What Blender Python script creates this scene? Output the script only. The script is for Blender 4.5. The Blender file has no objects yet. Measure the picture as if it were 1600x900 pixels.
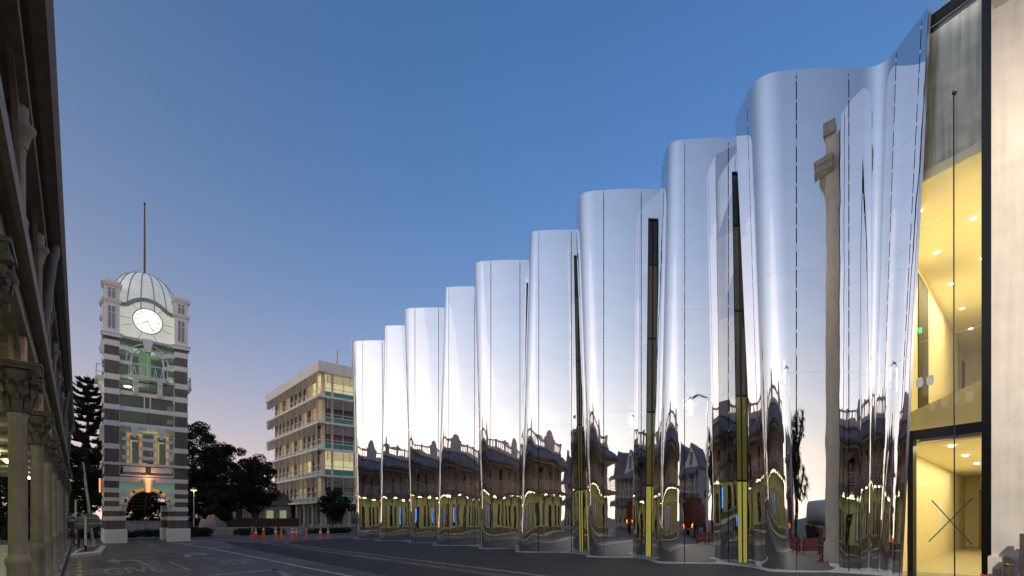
import bpy, math, random
from mathutils import Vector, Matrix
R = math.radians
rng = random.Random(7)
sc = bpy.context.scene
COL = sc.collection

# ------------------------------------------------------------------ camera
cam = bpy.data.cameras.new('camera')
cam.sensor_width = 36.0
cam.lens = 17.01
cam.shift_y = 0.2244
cam.clip_start = 0.05
cam.clip_end = 2000
camo = bpy.data.objects.new('camera', cam)
COL.objects.link(camo)
camo.location = (0, 0, 1.57)
camo.rotation_euler = (R(90), 0, R(-41.8))
sc.camera = camo

# ------------------------------------------------------------------ dusk sky
SUN_AZ, SUN_EL = -106.0, 1.5            # clockwise from the street direction (+Y)
world = bpy.data.worlds.new('World')
sc.world = world
world.use_nodes = True
nt = world.node_tree
bg = nt.nodes['Background']
sky = nt.nodes.new('ShaderNodeTexSky')
sky.sky_type = 'NISHITA'
sky.sun_disc = False
sky.sun_elevation = R(SUN_EL)
sky.sun_rotation = R(SUN_AZ)
sky.air_density, sky.dust_density, sky.ozone_density = 1.5, 1.0, 4.0
def wn(t, **kw):
    n = nt.nodes.new(t)
    for k, v in kw.items(): setattr(n, k, v)
    return n
def wmath(op, a, b=None):
    n = wn('ShaderNodeMath', operation=op)
    for i, v in enumerate((a, b)):
        if v is None: continue
        if isinstance(v, (int, float)): n.inputs[i].default_value = v
        else: nt.links.new(v, n.inputs[i])
    return n.outputs[0]
tc = wn('ShaderNodeTexCoord')
sep = wn('ShaderNodeSeparateXYZ'); nt.links.new(tc.outputs['Generated'], sep.inputs[0])
hor = wn('ShaderNodeCombineXYZ'); nt.links.new(sep.outputs[0], hor.inputs[0]); nt.links.new(sep.outputs[1], hor.inputs[1])
nrm = wn('ShaderNodeVectorMath', operation='NORMALIZE'); nt.links.new(hor.outputs[0], nrm.inputs[0])
dot = wn('ShaderNodeVectorMath', operation='DOT_PRODUCT'); nt.links.new(nrm.outputs[0], dot.inputs[0])
dot.inputs[1].default_value = (math.sin(R(-98)), math.cos(R(-98)), 0)
az = wmath('MULTIPLY', wmath('POWER', wmath('ADD', wmath('MULTIPLY', dot.outputs['Value'], 0.5), 0.5), 2.0), 2.0)
fall = wmath('EXPONENT', wmath('MULTIPLY', wmath('MAXIMUM', sep.outputs[2], 0.0), -3.0))
glow = wmath('MULTIPLY', az, fall)                      # twilight arch, strongest in the south-west
tint = wn('ShaderNodeMix', data_type='RGBA', blend_type='MULTIPLY'); tint.inputs[0].default_value = 1
lift = wmath('SQRT', wmath('ADD', wmath('MULTIPLY', sep.outputs[2], sep.outputs[2]), 0.03))      # haze hides the reddest 8 degrees
lv_ = wn('ShaderNodeCombineXYZ')
for _i in (0, 1): nt.links.new(sep.outputs[_i], lv_.inputs[_i])
nt.links.new(lift, lv_.inputs[2]); nt.links.new(lv_.outputs[0], sky.inputs['Vector'])
nt.links.new(sky.outputs[0], tint.inputs[6]); tint.inputs[7].default_value = (0.81, 0.93, 0.95, 1)
gl = wn('ShaderNodeVectorMath', operation='SCALE'); gl.inputs[0].default_value = (0.86, 0.7, 0.4)
nt.links.new(glow, gl.inputs['Scale'])
add = wn('ShaderNodeVectorMath', operation='ADD')
band = wn('ShaderNodeVectorMath', operation='SCALE'); band.inputs[0].default_value = (0.95, 0.42, 0.3)      # pale belt along the whole horizon
nt.links.new(wmath('EXPONENT', wmath('MULTIPLY', wmath('MAXIMUM', sep.outputs[2], 0.0), -6.0)), band.inputs['Scale'])
add0 = wn('ShaderNodeVectorMath', operation='ADD'); nt.links.new(band.outputs[0], add0.inputs[0]); nt.links.new(gl.outputs[0], add0.inputs[1])
nt.links.new(tint.outputs[2], add.inputs[0]); nt.links.new(add0.outputs[0], add.inputs[1])
nt.links.new(add.outputs[0], bg.inputs[0])
bg.inputs[1].default_value = 0.1
# the sun is at the horizon behind the hotel: a faint, very soft afterglow
sl = bpy.data.lights.new('sun', 'SUN')
sl.energy = 0.006
sl.angle = R(40)
sl.color = (1.0, 0.78, 0.6)
slo = bpy.data.objects.new('sun', sl)
COL.objects.link(slo)
_d = Vector((math.sin(R(SUN_AZ)) * math.cos(R(8)), math.cos(R(SUN_AZ)) * math.cos(R(8)), math.sin(R(8))))
slo.rotation_euler = _d.to_track_quat('Z', 'Y').to_euler()
slo.location = (-30, -20, 40)

sc.view_settings.view_transform = 'Standard'
sc.view_settings.look = 'None'
sc.view_settings.gamma = 1
sc.view_settings.exposure = 3.1
sc.render.engine = 'CYCLES'
sc.cycles.use_denoising = True
sc.cycles.max_bounces = 12
sc.cycles.glossy_bounces = 8
sc.cycles.transparent_max_bounces = 16
sc.cycles.caustics_reflective = True
sc.cycles.caustics_refractive = False
sc.cycles.sample_clamp_indirect = 2.0

# ------------------------------------------------------------------ materials
MATS = {}
def mat(name, col, rough=.6, var=.12, scale=2.0, bump=0., bscale=25., metal=0., spec=.5, emit=None, es=0., streak=0., grime=0.):
    m = bpy.data.materials.new(name); m.use_nodes = True
    t = m.node_tree; b = t.nodes['Principled BSDF']; L = t.links.new
    b.inputs['Roughness'].default_value = rough
    b.inputs['Metallic'].default_value = metal
    b.inputs['Specular IOR Level'].default_value = spec
    geo = t.nodes.new('ShaderNodeNewGeometry')
    src = geo.outputs['Position']
    if var > 0:
        n = t.nodes.new('ShaderNodeTexNoise'); n.inputs['Scale'].default_value = scale; n.inputs['Detail'].default_value = 6
        L(src, n.inputs['Vector'])
        r = t.nodes.new('ShaderNodeMapRange'); r.inputs[1].default_value = .3; r.inputs[2].default_value = .7
        r.inputs[3].default_value = 1 - var; r.inputs[4].default_value = 1 + var
        L(n.outputs['Fac'], r.inputs[0])
        fac = r.outputs[0]
        if streak > 0:      # rain streaks: noise stretched along z
            mp = t.nodes.new('ShaderNodeMapping'); mp.inputs['Scale'].default_value = (5, 5, .25)
            L(src, mp.inputs[0])
            n2 = t.nodes.new('ShaderNodeTexNoise'); n2.inputs['Scale'].default_value = 1.5; n2.inputs['Detail'].default_value = 5
            L(mp.outputs[0], n2.inputs['Vector'])
            r2 = t.nodes.new('ShaderNodeMapRange'); r2.inputs[1].default_value = .45; r2.inputs[2].default_value = .75
            r2.inputs[3].default_value = 1; r2.inputs[4].default_value = 1 - streak
            L(n2.outputs['Fac'], r2.inputs[0])
            mm = t.nodes.new('ShaderNodeMath'); mm.operation = 'MULTIPLY'; L(fac, mm.inputs[0]); L(r2.outputs[0], mm.inputs[1])
            fac = mm.outputs[0]
        if grime > 0:       # blotches
            n3 = t.nodes.new('ShaderNodeTexNoise'); n3.inputs['Scale'].default_value = .45; n3.inputs['Detail'].default_value = 7
            n3.inputs['Roughness'].default_value = .65
            L(src, n3.inputs['Vector'])
            r3 = t.nodes.new('ShaderNodeMapRange'); r3.inputs[1].default_value = .42; r3.inputs[2].default_value = .68
            r3.inputs[3].default_value = 1; r3.inputs[4].default_value = 1 - grime
            L(n3.outputs['Fac'], r3.inputs[0])
            m3 = t.nodes.new('ShaderNodeMath'); m3.operation = 'MULTIPLY'; L(fac, m3.inputs[0]); L(r3.outputs[0], m3.inputs[1])
            fac = m3.outputs[0]
        sc_ = t.nodes.new('ShaderNodeVectorMath'); sc_.operation = 'SCALE'; sc_.inputs[0].default_value = col
        L(fac, sc_.inputs['Scale']); L(sc_.outputs[0], b.inputs['Base Color'])
    else:
        b.inputs['Base Color'].default_value = (*col, 1)
    if bump > 0:
        n = t.nodes.new('ShaderNodeTexNoise'); n.inputs['Scale'].default_value = bscale; n.inputs['Detail'].default_value = 4
        L(src, n.inputs['Vector'])
        bp = t.nodes.new('ShaderNodeBump'); bp.inputs['Strength'].default_value = 1; bp.inputs['Distance'].default_value = bump
        L(n.outputs['Fac'], bp.inputs['Height']); L(bp.outputs[0], b.inputs['Normal'])
    if emit:
        b.inputs['Emission Color'].default_value = (*emit, 1); b.inputs['Emission Strength'].default_value = es
    MATS[name] = m
    return m
def glass(name, tint=(.9, .95, .93), ior=1.5, rough=0.0, refl=1.0):
    m = bpy.data.materials.new(name); m.use_nodes = True
    t = m.node_tree; t.nodes.clear(); L = t.links.new
    o = t.nodes.new('ShaderNodeOutputMaterial'); mx = t.nodes.new('ShaderNodeMixShader')
    tr = t.nodes.new('ShaderNodeBsdfTransparent'); tr.inputs[0].default_value = (*tint, 1)
    gl_ = t.nodes.new('ShaderNodeBsdfGlossy'); gl_.inputs['Roughness'].default_value = rough; gl_.inputs['Color'].default_value = (refl, refl, refl, 1)
    fr = t.nodes.new('ShaderNodeFresnel'); fr.inputs['IOR'].default_value = ior
    L(fr.outputs[0], mx.inputs[0]); L(tr.outputs[0], mx.inputs[1]); L(gl_.outputs[0], mx.inputs[2]); L(mx.outputs[0], o.inputs[0])
    MATS[name] = m
    return m

# ------------------------------------------------------------------ mesh helpers
ORG = {}
class MB:
    def __init__(s): s.v = []; s.f = []; s.sm = []
    def add(s, v, f, sm=False):
        k = len(s.v); s.v += [tuple(p) for p in v]; s.f += [tuple(i + k for i in q) for q in f]; s.sm += [sm] * len(f); return s
    def box(s, x0, x1, y0, y1, z0, z1):
        if x0 > x1: x0, x1 = x1, x0
        if y0 > y1: y0, y1 = y1, y0
        if z0 > z1: z0, z1 = z1, z0
        return s.add([(x0,y0,z0),(x1,y0,z0),(x1,y1,z0),(x0,y1,z0),(x0,y0,z1),(x1,y0,z1),(x1,y1,z1),(x0,y1,z1)],
              [(0,3,2,1),(4,5,6,7),(0,1,5,4),(1,2,6,5),(2,3,7,6),(3,0,4,7)])
    def cbox(s, x0, x1, y0, y1, z0, z1, c=.02):       # box with chamfered edges along z and the top
        a = [(x0+c,y0),(x1-c,y0),(x1,y0+c),(x1,y1-c),(x1-c,y1),(x0+c,y1),(x0,y1-c),(x0,y0+c)]
        b = [(x0+2*c,y0+c),(x1-2*c,y0+c),(x1-c,y0+2*c),(x1-c,y1-2*c),(x1-2*c,y1-c),(x0+2*c,y1-c),(x0+c,y1-2*c),(x0+c,y0+2*c)]
        V = [(p[0],p[1],z0) for p in a] + [(p[0],p[1],z1-c) for p in a] + [(p[0],p[1],z1) for p in b]
        F = [tuple(range(7,-1,-1)), tuple(range(16,24))]
        for k in (0, 8):
            F += [(k+i, k+(i+1)%8, k+8+(i+1)%8, k+8+i) for i in range(8)]
        return s.add(V, F)
    def prism(s, poly, axis, a0, a1):                  # poly in the two other axes, counter-clockwise or not
        n = len(poly)
        def P(p, a): return {'x': (a, p[0], p[1]), 'y': (p[0], a, p[1]), 'z': (p[0], p[1], a)}[axis]
        V = [P(p, a0) for p in poly] + [P(p, a1) for p in poly]
        F = [tuple(range(n-1, -1, -1)), tuple(range(n, 2*n))] + [(i, (i+1) % n, n+(i+1) % n, n+i) for i in range(n)]
        return s.add(V, F)
    def bar(s, p, q, w, h=None, up=(0, 0, 1)):
        h = h or w; p = Vector(p); q = Vector(q); d = (q-p).normalized(); u = Vector(up)
        if abs(d.dot(u)) > .98: u = Vector((0, 1, 0))
        a = d.cross(u).normalized() * (w/2); b = a.cross(d).normalized() * (h/2)
        V = [p-a-b, p+a-b, p+a+b, p-a+b, q-a-b, q+a-b, q+a+b, q-a+b]
        return s.add(V, [(0,3,2,1),(4,5,6,7),(0,1,5,4),(1,2,6,5),(2,3,7,6),(3,0,4,7)])
    def tube(s, pts, r, n=8, cap=True, sm=True):
        pts = [Vector(p) for p in pts]; m = len(pts)
        rr = r if isinstance(r, (list, tuple)) else [r]*m
        V = []; prev = None
        for i, p in enumerate(pts):
            d = (pts[min(i+1, m-1)] - pts[max(i-1, 0)]).normalized()
            if prev is None:
                u = Vector((0, 0, 1)) if abs(d.z) < .9 else Vector((1, 0, 0))
                a = d.cross(u).normalized()
            else:
                a = (prev - d*prev.dot(d)).normalized()
            prev = a; b = d.cross(a)
            V += [p + (a*math.cos(2*math.pi*k/n) + b*math.sin(2*math.pi*k/n))*rr[i] for k in range(n)]
        F = [(i*n+k, i*n+(k+1) % n, (i+1)*n+(k+1) % n, (i+1)*n+k) for i in range(m-1) for k in range(n)]
        s.add(V, F, sm)
        if cap: s.add(V[:n], [tuple(range(n-1, -1, -1))]); s.add(V[-n:], [tuple(range(n))])
        return s
    def lathe(s, prof, c=(0, 0, 0), n=16, sm=True, a0=0, a1=2*math.pi, flute=0, nf=12, capt=True):
        V = []; full = abs(a1-a0-2*math.pi) < 1e-6; m = n if full else n+1
        for r, z in prof:
            for k in range(m):
                a = a0 + (a1-a0)*k/n
                rr = r * (1 - flute*(0.5+0.5*math.cos(a*nf)))
                V.append((c[0]+rr*math.cos(a), c[1]+rr*math.sin(a), c[2]+z))
        F = []
        for i in range(len(prof)-1):
            for k in range(n):
                k2 = (k+1) % m
                F.append((i*m+k, i*m+k2, (i+1)*m+k2, (i+1)*m+k))
        s.add(V, F, sm)
        if capt and full: s.add(V[-m:], [tuple(range(m))])
        return s
    def mesh(s, name):
        me = bpy.data.meshes.new(name); me.from_pydata(s.v, [], s.f)
        me.polygons.foreach_set('use_smooth', s.sm); me.update(); return me
    def build(s, name, m, parent=None, **kw):
        return put(name, s.mesh(name), m, parent, **kw)
def put(name, me, m, parent=None, loc=(0, 0, 0), rz=0, local=False):
    """link a mesh object; geometry is in world coordinates unless local (then loc is relative to the parent)"""
    if m and not me.materials: me.materials.append(MATS[m] if isinstance(m, str) else m)
    o = bpy.data.objects.new(name, me); COL.objects.link(o); o.location = loc; o.rotation_euler = (0, 0, rz)
    if parent:
        o.parent = parent
        if not local: o.matrix_parent_inverse = Matrix.Translation(-ORG.get(parent.name, Vector((0, 0, 0))))
    return o
def tag(o, label, cat, group=None):
    o['label'] = label; o['category'] = cat
    if group: o['group'] = group
    return o
def thing(name, label, cat, loc=(0, 0, 0), rz=0, group=None):
    o = bpy.data.objects.new(name, None); COL.objects.link(o); o.location = loc; o.rotation_euler = (0, 0, rz)
    o.empty_display_size = .3
    ORG[o.name] = Vector(loc)
    return tag(o, label, cat, group)
def struct(o): o['kind'] = 'structure'; return o
def stuff(o): o['kind'] = 'stuff'; return o
def dup(root, loc, rz=0, label=None, scale=None):
    r = root.copy(); COL.objects.link(r); r.location = loc; r.rotation_euler = (0, 0, rz)
    if scale: r.scale = (scale,)*3
    if label: r['label'] = label
    for ch in list(root.children):
        c = ch.copy(); COL.objects.link(c); c.parent = r
        for g in list(ch.children):
            d = g.copy(); COL.objects.link(d); d.parent = c
    return r
# mirror-polished stainless steel, slightly pillowed panels
def steel():
    m = mat('steel', (.84, .845, .86), rough=.012, var=0, metal=1.0)
    t = m.node_tree; b = t.nodes['Principled BSDF']; L = t.links.new
    geo = t.nodes.new('ShaderNodeNewGeometry')
    mp = t.nodes.new('ShaderNodeMapping'); mp.inputs['Scale'].default_value = (1, 1, 1.0); L(geo.outputs['Position'], mp.inputs[0])
    n = t.nodes.new('ShaderNodeTexNoise'); n.inputs['Scale'].default_value = .95; n.inputs['Detail'].default_value = 1
    L(mp.outputs[0], n.inputs['Vector'])
    bp = t.nodes.new('ShaderNodeBump'); bp.inputs['Strength'].default_value = 1; bp.inputs['Distance'].default_value = .007
    L(n.outputs['Fac'], bp.inputs['Height']); L(bp.outputs[0], b.inputs['Normal'])
    # fingerprints and dust only change the gloss
    n2 = t.nodes.new('ShaderNodeTexNoise'); n2.inputs['Scale'].default_value = 6; n2.inputs['Detail'].default_value = 8
    L(geo.outputs['Position'], n2.inputs['Vector'])
    r = t.nodes.new('ShaderNodeMapRange'); r.inputs[1].default_value = .4; r.inputs[2].default_value = .8; r.inputs[3].default_value = .008; r.inputs[4].default_value = .05
    L(n2.outputs['Fac'], r.inputs[0]); L(r.outputs[0], b.inputs['Roughness'])
steel()
mat('steel_edge', (.6, .6, .62), .18, .05, 3, metal=1)
mat('seam_dark', (.015, .015, .017), .6, .2)
mat('concrete', (.42, .41, .39), .85, .15, 1.5, .004, 30, streak=.25, grime=.25)
mat('concrete_pale', (.5, .49, .47), .85, .12, 2, .003, 30, streak=.35, grime=.2)
mat('ledge_mat', (.36, .35, .345), .85, .15, 3, .003, 60)
mat('cream_paint', (.8, .72, .6), .8, .06, 2.5, .006, 9, streak=.14, grime=.16)
mat('cream_trim', (.5, .45, .36), .75, .12, 3, .003, 30, streak=.15)
mat('black_frame', (.012, .012, .013), .35, .1)
mat('inner_wall', (.86, .8, .62), .8, .03)
mat('inner_dark', (.03, .028, .026), .6, .1)
mat('inner_floor', (.5, .45, .34), .35, .08, 3)
mat('inner_concrete', (.75, .72, .67), .9, .18, 3, .006, 14, streak=.55, grime=.3)
mat('door_orange', (.45, .25, .08), .5, .15, 6)  # orange light of the far doorway put into the door colour
glass('glass_clear', (.93, .96, .94), 1.45)
glass('glass_dark', (.55, .62, .6), 1.55)
mat('tape_green', (.12, .3, .16), .6, .05)
mat('lamp_warm', (1, .9, .7), .5, 0, emit=(1, .85, .6), es=1.2)
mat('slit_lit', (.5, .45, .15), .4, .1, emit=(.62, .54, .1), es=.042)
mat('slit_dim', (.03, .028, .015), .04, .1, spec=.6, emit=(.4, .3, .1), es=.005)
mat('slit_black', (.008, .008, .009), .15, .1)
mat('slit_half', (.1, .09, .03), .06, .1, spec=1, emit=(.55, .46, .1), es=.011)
mat('exit_green', (.02, .3, .15), .5, 0, emit=(.1, .9, .5), es=.1)
def road_mat():
    """old asphalt: aggregate, worn wheel tracks along the street, darker patches, sealed cracks"""
    m = mat('road', (.165, .14, .122), .8, .2, 14, .006, 120, grime=.4)
    t = m.node_tree; L = t.links.new; b = t.nodes['Principled BSDF']
    col = b.inputs['Base Color'].links[0].from_socket
    geo = t.nodes.new('ShaderNodeNewGeometry')
    def fac(node_out, a, c, lo, hi):
        r = t.nodes.new('ShaderNodeMapRange'); r.inputs[1].default_value = a; r.inputs[2].default_value = c; r.inputs[3].default_value = lo; r.inputs[4].default_value = hi
        L(node_out, r.inputs[0]); return r.outputs[0]
    mp = t.nodes.new('ShaderNodeMapping'); mp.inputs['Scale'].default_value = (1.1, .07, 1); mp.inputs['Rotation'].default_value = (0, 0, .03); L(geo.outputs['Position'], mp.inputs[0])
    n = t.nodes.new('ShaderNodeTexNoise'); n.inputs['Scale'].default_value = 1.0; n.inputs['Detail'].default_value = 4; L(mp.outputs[0], n.inputs['Vector'])
    wn_ = t.nodes.new('ShaderNodeTexNoise'); wn_.inputs['Scale'].default_value = .8; L(geo.outputs['Position'], wn_.inputs['Vector'])
    wv = t.nodes.new('ShaderNodeVectorMath'); wv.operation = 'MULTIPLY_ADD'; L(wn_.outputs['Color'], wv.inputs[0]); wv.inputs[1].default_value = (1.2, 1.2, 0); L(geo.outputs['Position'], wv.inputs[2])
    v = t.nodes.new('ShaderNodeTexVoronoi'); v.feature = 'DISTANCE_TO_EDGE'; v.inputs['Scale'].default_value = .33; L(wv.outputs[0], v.inputs['Vector'])
    v2 = t.nodes.new('ShaderNodeTexVoronoi'); v2.inputs['Scale'].default_value = .16; v2.distance = 'CHEBYCHEV'; L(geo.outputs['Position'], v2.inputs['Vector'])
    f1 = fac(n.outputs['Fac'], .35, .65, .6, 1.4); f2 = fac(v.outputs['Distance'], .0, .025, .55, 1.0)
    sp = t.nodes.new('ShaderNodeSeparateColor'); L(v2.outputs['Color'], sp.inputs[0]); f3 = fac(sp.outputs[0], .2, .3, .72, 1.0)
    cur = col
    for f in (f1, f2, f3):
        s_ = t.nodes.new('ShaderNodeVectorMath'); s_.operation = 'SCALE'; L(cur, s_.inputs[0]); L(f, s_.inputs['Scale']); cur = s_.outputs[0]
    L(cur, b.inputs['Base Color'])
    L(fac(n.outputs['Fac'], .35, .65, .55, .85), b.inputs['Roughness'])
road_mat()
mat('footpath_new', (.033, .03, .03), .8, .3, 1.2, .008, 110, grime=.25)
mat('ground_mat', (.07, .06, .05), .9, .2, .3)
mat('kerb_mat', (.2, .19, .18), .85, .15, 4, .004, 60)
mat('paint_worn', (.36, .335, .32), .8, .35, 5, .004, 90, grime=.5)
mat('paint_white', (.62, .61, .6), .7, .15, 6, grime=.2)
mat('paint_yellow', (.55, .38, .06), .75, .2, 6)
mat('island_red', (.17, .04, .03), .85, .15, 5, .004, 60)
# hotel
mat('trim_brown', (.27, .205, .16), .6, .15, 5, .003, 25, streak=.2, grime=.2)
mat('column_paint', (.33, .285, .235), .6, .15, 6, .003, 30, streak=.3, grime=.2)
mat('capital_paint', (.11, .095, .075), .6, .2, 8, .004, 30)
mat('hotel_paint', (.68, .5, .39), .65, .12, 5, .003, 25, streak=.2, grime=.15)
mat('hotel_dark', (.12, .09, .07), .6, .15, 3)
mat('hotel_wall', (.4, .37, .22), .75, .08, 2, grime=.15)
mat('hotel_upper', (.55, .38, .27), .8, .15, 2, streak=.25)
mat('soffit', (.42, .4, .33), .7, .1, 3)
mat('iron_roof', (.24, .2, .175), .8, .2, 3, streak=.2, grime=.2)
mat('pipe', (.17, .14, .115), .5, .15, 6)
mat('rust', (.2, .09, .04), .8, .3, 12)
mat('window_dark', (.012, .013, .015), .08, 0, spec=.6)
mat('tube_light', (1, 1, .8), .5, 0, emit=(1.0, .95, .55), es=1.6)
mat('blue_light', (.05, .2, .8), .5, 0, emit=(.05, .28, 1), es=.22)
# ------------------------------------------------------------------ the mirrored gallery
ZB, ZT = .08, 14.0
S2Y = [32.3, 28.75, 25.2, 21.7, 18.11, 14.84, 11.36, 8.07, 4.745]          # face seam (X = 14.82) of each flute
FB_T = [18.75, 14.15, 11.51, 7.17, 4.58, .57, -2.11, -6.05, -8.61]          # flank line Y = X + b at the top ...
FB_B = [18.3, 14.9, 10.78, 7.99, 3.97, 1.26, -2.78, -5.67, -9.22]           # ... and at the pavement: the crests lean in turn
def lin(a, b, n): return [(a[0]+(b[0]-a[0])*i/(n-1), a[1]+(b[1]-a[1])*i/(n-1)) for i in range(n)]
def bez(a, c, b, n): return [((1-t)**2*a[0]+2*t*(1-t)*c[0]+t*t*b[0], (1-t)**2*a[1]+2*t*(1-t)*c[1]+t*t*b[1]) for t in (i/(n-1) for i in range(n))]
def fb(k, v): return FB_B[k]+(FB_T[k]-FB_B[k])*v
def corner(k, v):
    b = fb(k, v); x = (S2Y[k]+16.598-b)/2.12
    return x, x+b, min(.42, (14.82-x)*.95)
def facey(k, X): t = X-14.82; return S2Y[k]-1.12*t+.13*t*t
def flank_end(k, v): return (15.2, 15.2+fb(k, v))
def slit_x(k, v):
    """inner strip: steel sliver, slit window (points 2..5), steel sliver; the slit leans with the next flank"""
    a = 15.98-.28*(fb(k+1, v)-fb(k+1, .5)); w = (16.4-a)*(.85 if k > 5 else .5) if k > 4 else .11
    return [15.82, (15.82+a)/2, a, a+w/3, a+2*w/3, a+w, (a+w+16.44)/2, 16.44]
def plan(k, v):
    """the strips (flank, crest, face, inner) of flute k at height fraction v, north to south"""
    x, y, f = corner(k, v)
    E_ = flank_end(k, v); S1 = (x+.48, y+.48)
    if x+.48 > 15.1: S1 = (15.1, 15.1+fb(k, v))
    fl = lambda X: (X, facey(k, X) if X > 14.82 else S2Y[k]-1.12*(X-14.82))
    strips = [lin(E_, S1, 6)]
    cr = lin(S1, (x+f, y+f), 3)[:-1] + bez((x+f, y+f), (x, y), fl(x+f), 19) + [fl(X) for X in (x+f+(14.82-x-f)*i/4 for i in range(1, 5))]
    strips.append(cr)
    strips.append([fl(14.82+i/11) for i in range(12)])
    S3 = fl(15.82)
    if k < 8:
        strips.append([fl(X) for X in slit_x(k, v)])
    else:
        L_ = lambda a, b: (b[0]+(a[0]-b[0])*v, b[1]+(a[1]-b[1])*v)
        W1 = L_((16.16, 2.77), (16.12, 3.16)); W2 = L_((15.53, 2.16), (15.56, 2.74)); W3 = L_((15.36, 2.01), (15.4, 2.58))
        T = L_((16.6, 3.14), (16.55, 3.42)); A = fl(16.06)
        strips.append(lin(S3, A, 3)[:-1] + bez(A, T, W1, 15))
        strips.append(lin(W1, W2, 8)); strips.append(lin(W2, W3, 3))
    return strips
gal = thing('art_gallery', 'art gallery with tall fluted facade of mirror polished steel curving along the street', 'building', (14.4, 18, 0))
TIERS = [ZB, 2.8, 5.6, 8.4, 11.2, 14.0]
NV = 3
def panel_mesh(top, bot, i0, i1, z0, z1, rows, trim0=.014, trim1=.014):
    """one steel panel between polyline columns i0..i1 of a flute, trimmed for the seams, with true surface normals"""
    n = i1-i0+1; V = []; N = []
    def P(i, v): return Vector((bot[i][0]+(top[i][0]-bot[i][0])*v, bot[i][1]+(top[i][1]-bot[i][1])*v, ZB+(ZT-ZB)*v))
    for r in range(rows+1):
        z = z0+(z1-z0)*r/rows; v = (z-ZB)/(ZT-ZB)
        for i in range(i0, i1+1):
            p = P(i, v)
            if i == i0: d = (P(i+1, v)-p); p = p + d.normalized()*min(trim0, d.length*.45)
            if i == i1: d = (P(i-1, v)-p); p = p + d.normalized()*min(trim1, d.length*.45)
            a = P(min(i+1, len(top)-1), v) - P(max(i-1, 0), v)
            b = P(i, 1) - P(i, 0)
            N.append(b.cross(a).normalized()); V.append(p)
    F = [(r*n+i, r*n+i+1, (r+1)*n+i+1, (r+1)*n+i) for r in range(rows) for i in range(n-1)]
    # outward = street side
    m = len(V)//2
    if N[m].dot((V[1]-V[0]).cross(V[n]-V[0])) < 0: F = [tuple(reversed(q)) for q in F]
    me = bpy.data.meshes.new('steel_panel'); me.from_pydata(V, [], F)
    me.polygons.foreach_set('use_smooth', [True]*len(F)); me.update()
    me.normals_split_custom_set_from_vertices([tuple(q) for q in N])
    return me
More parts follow.
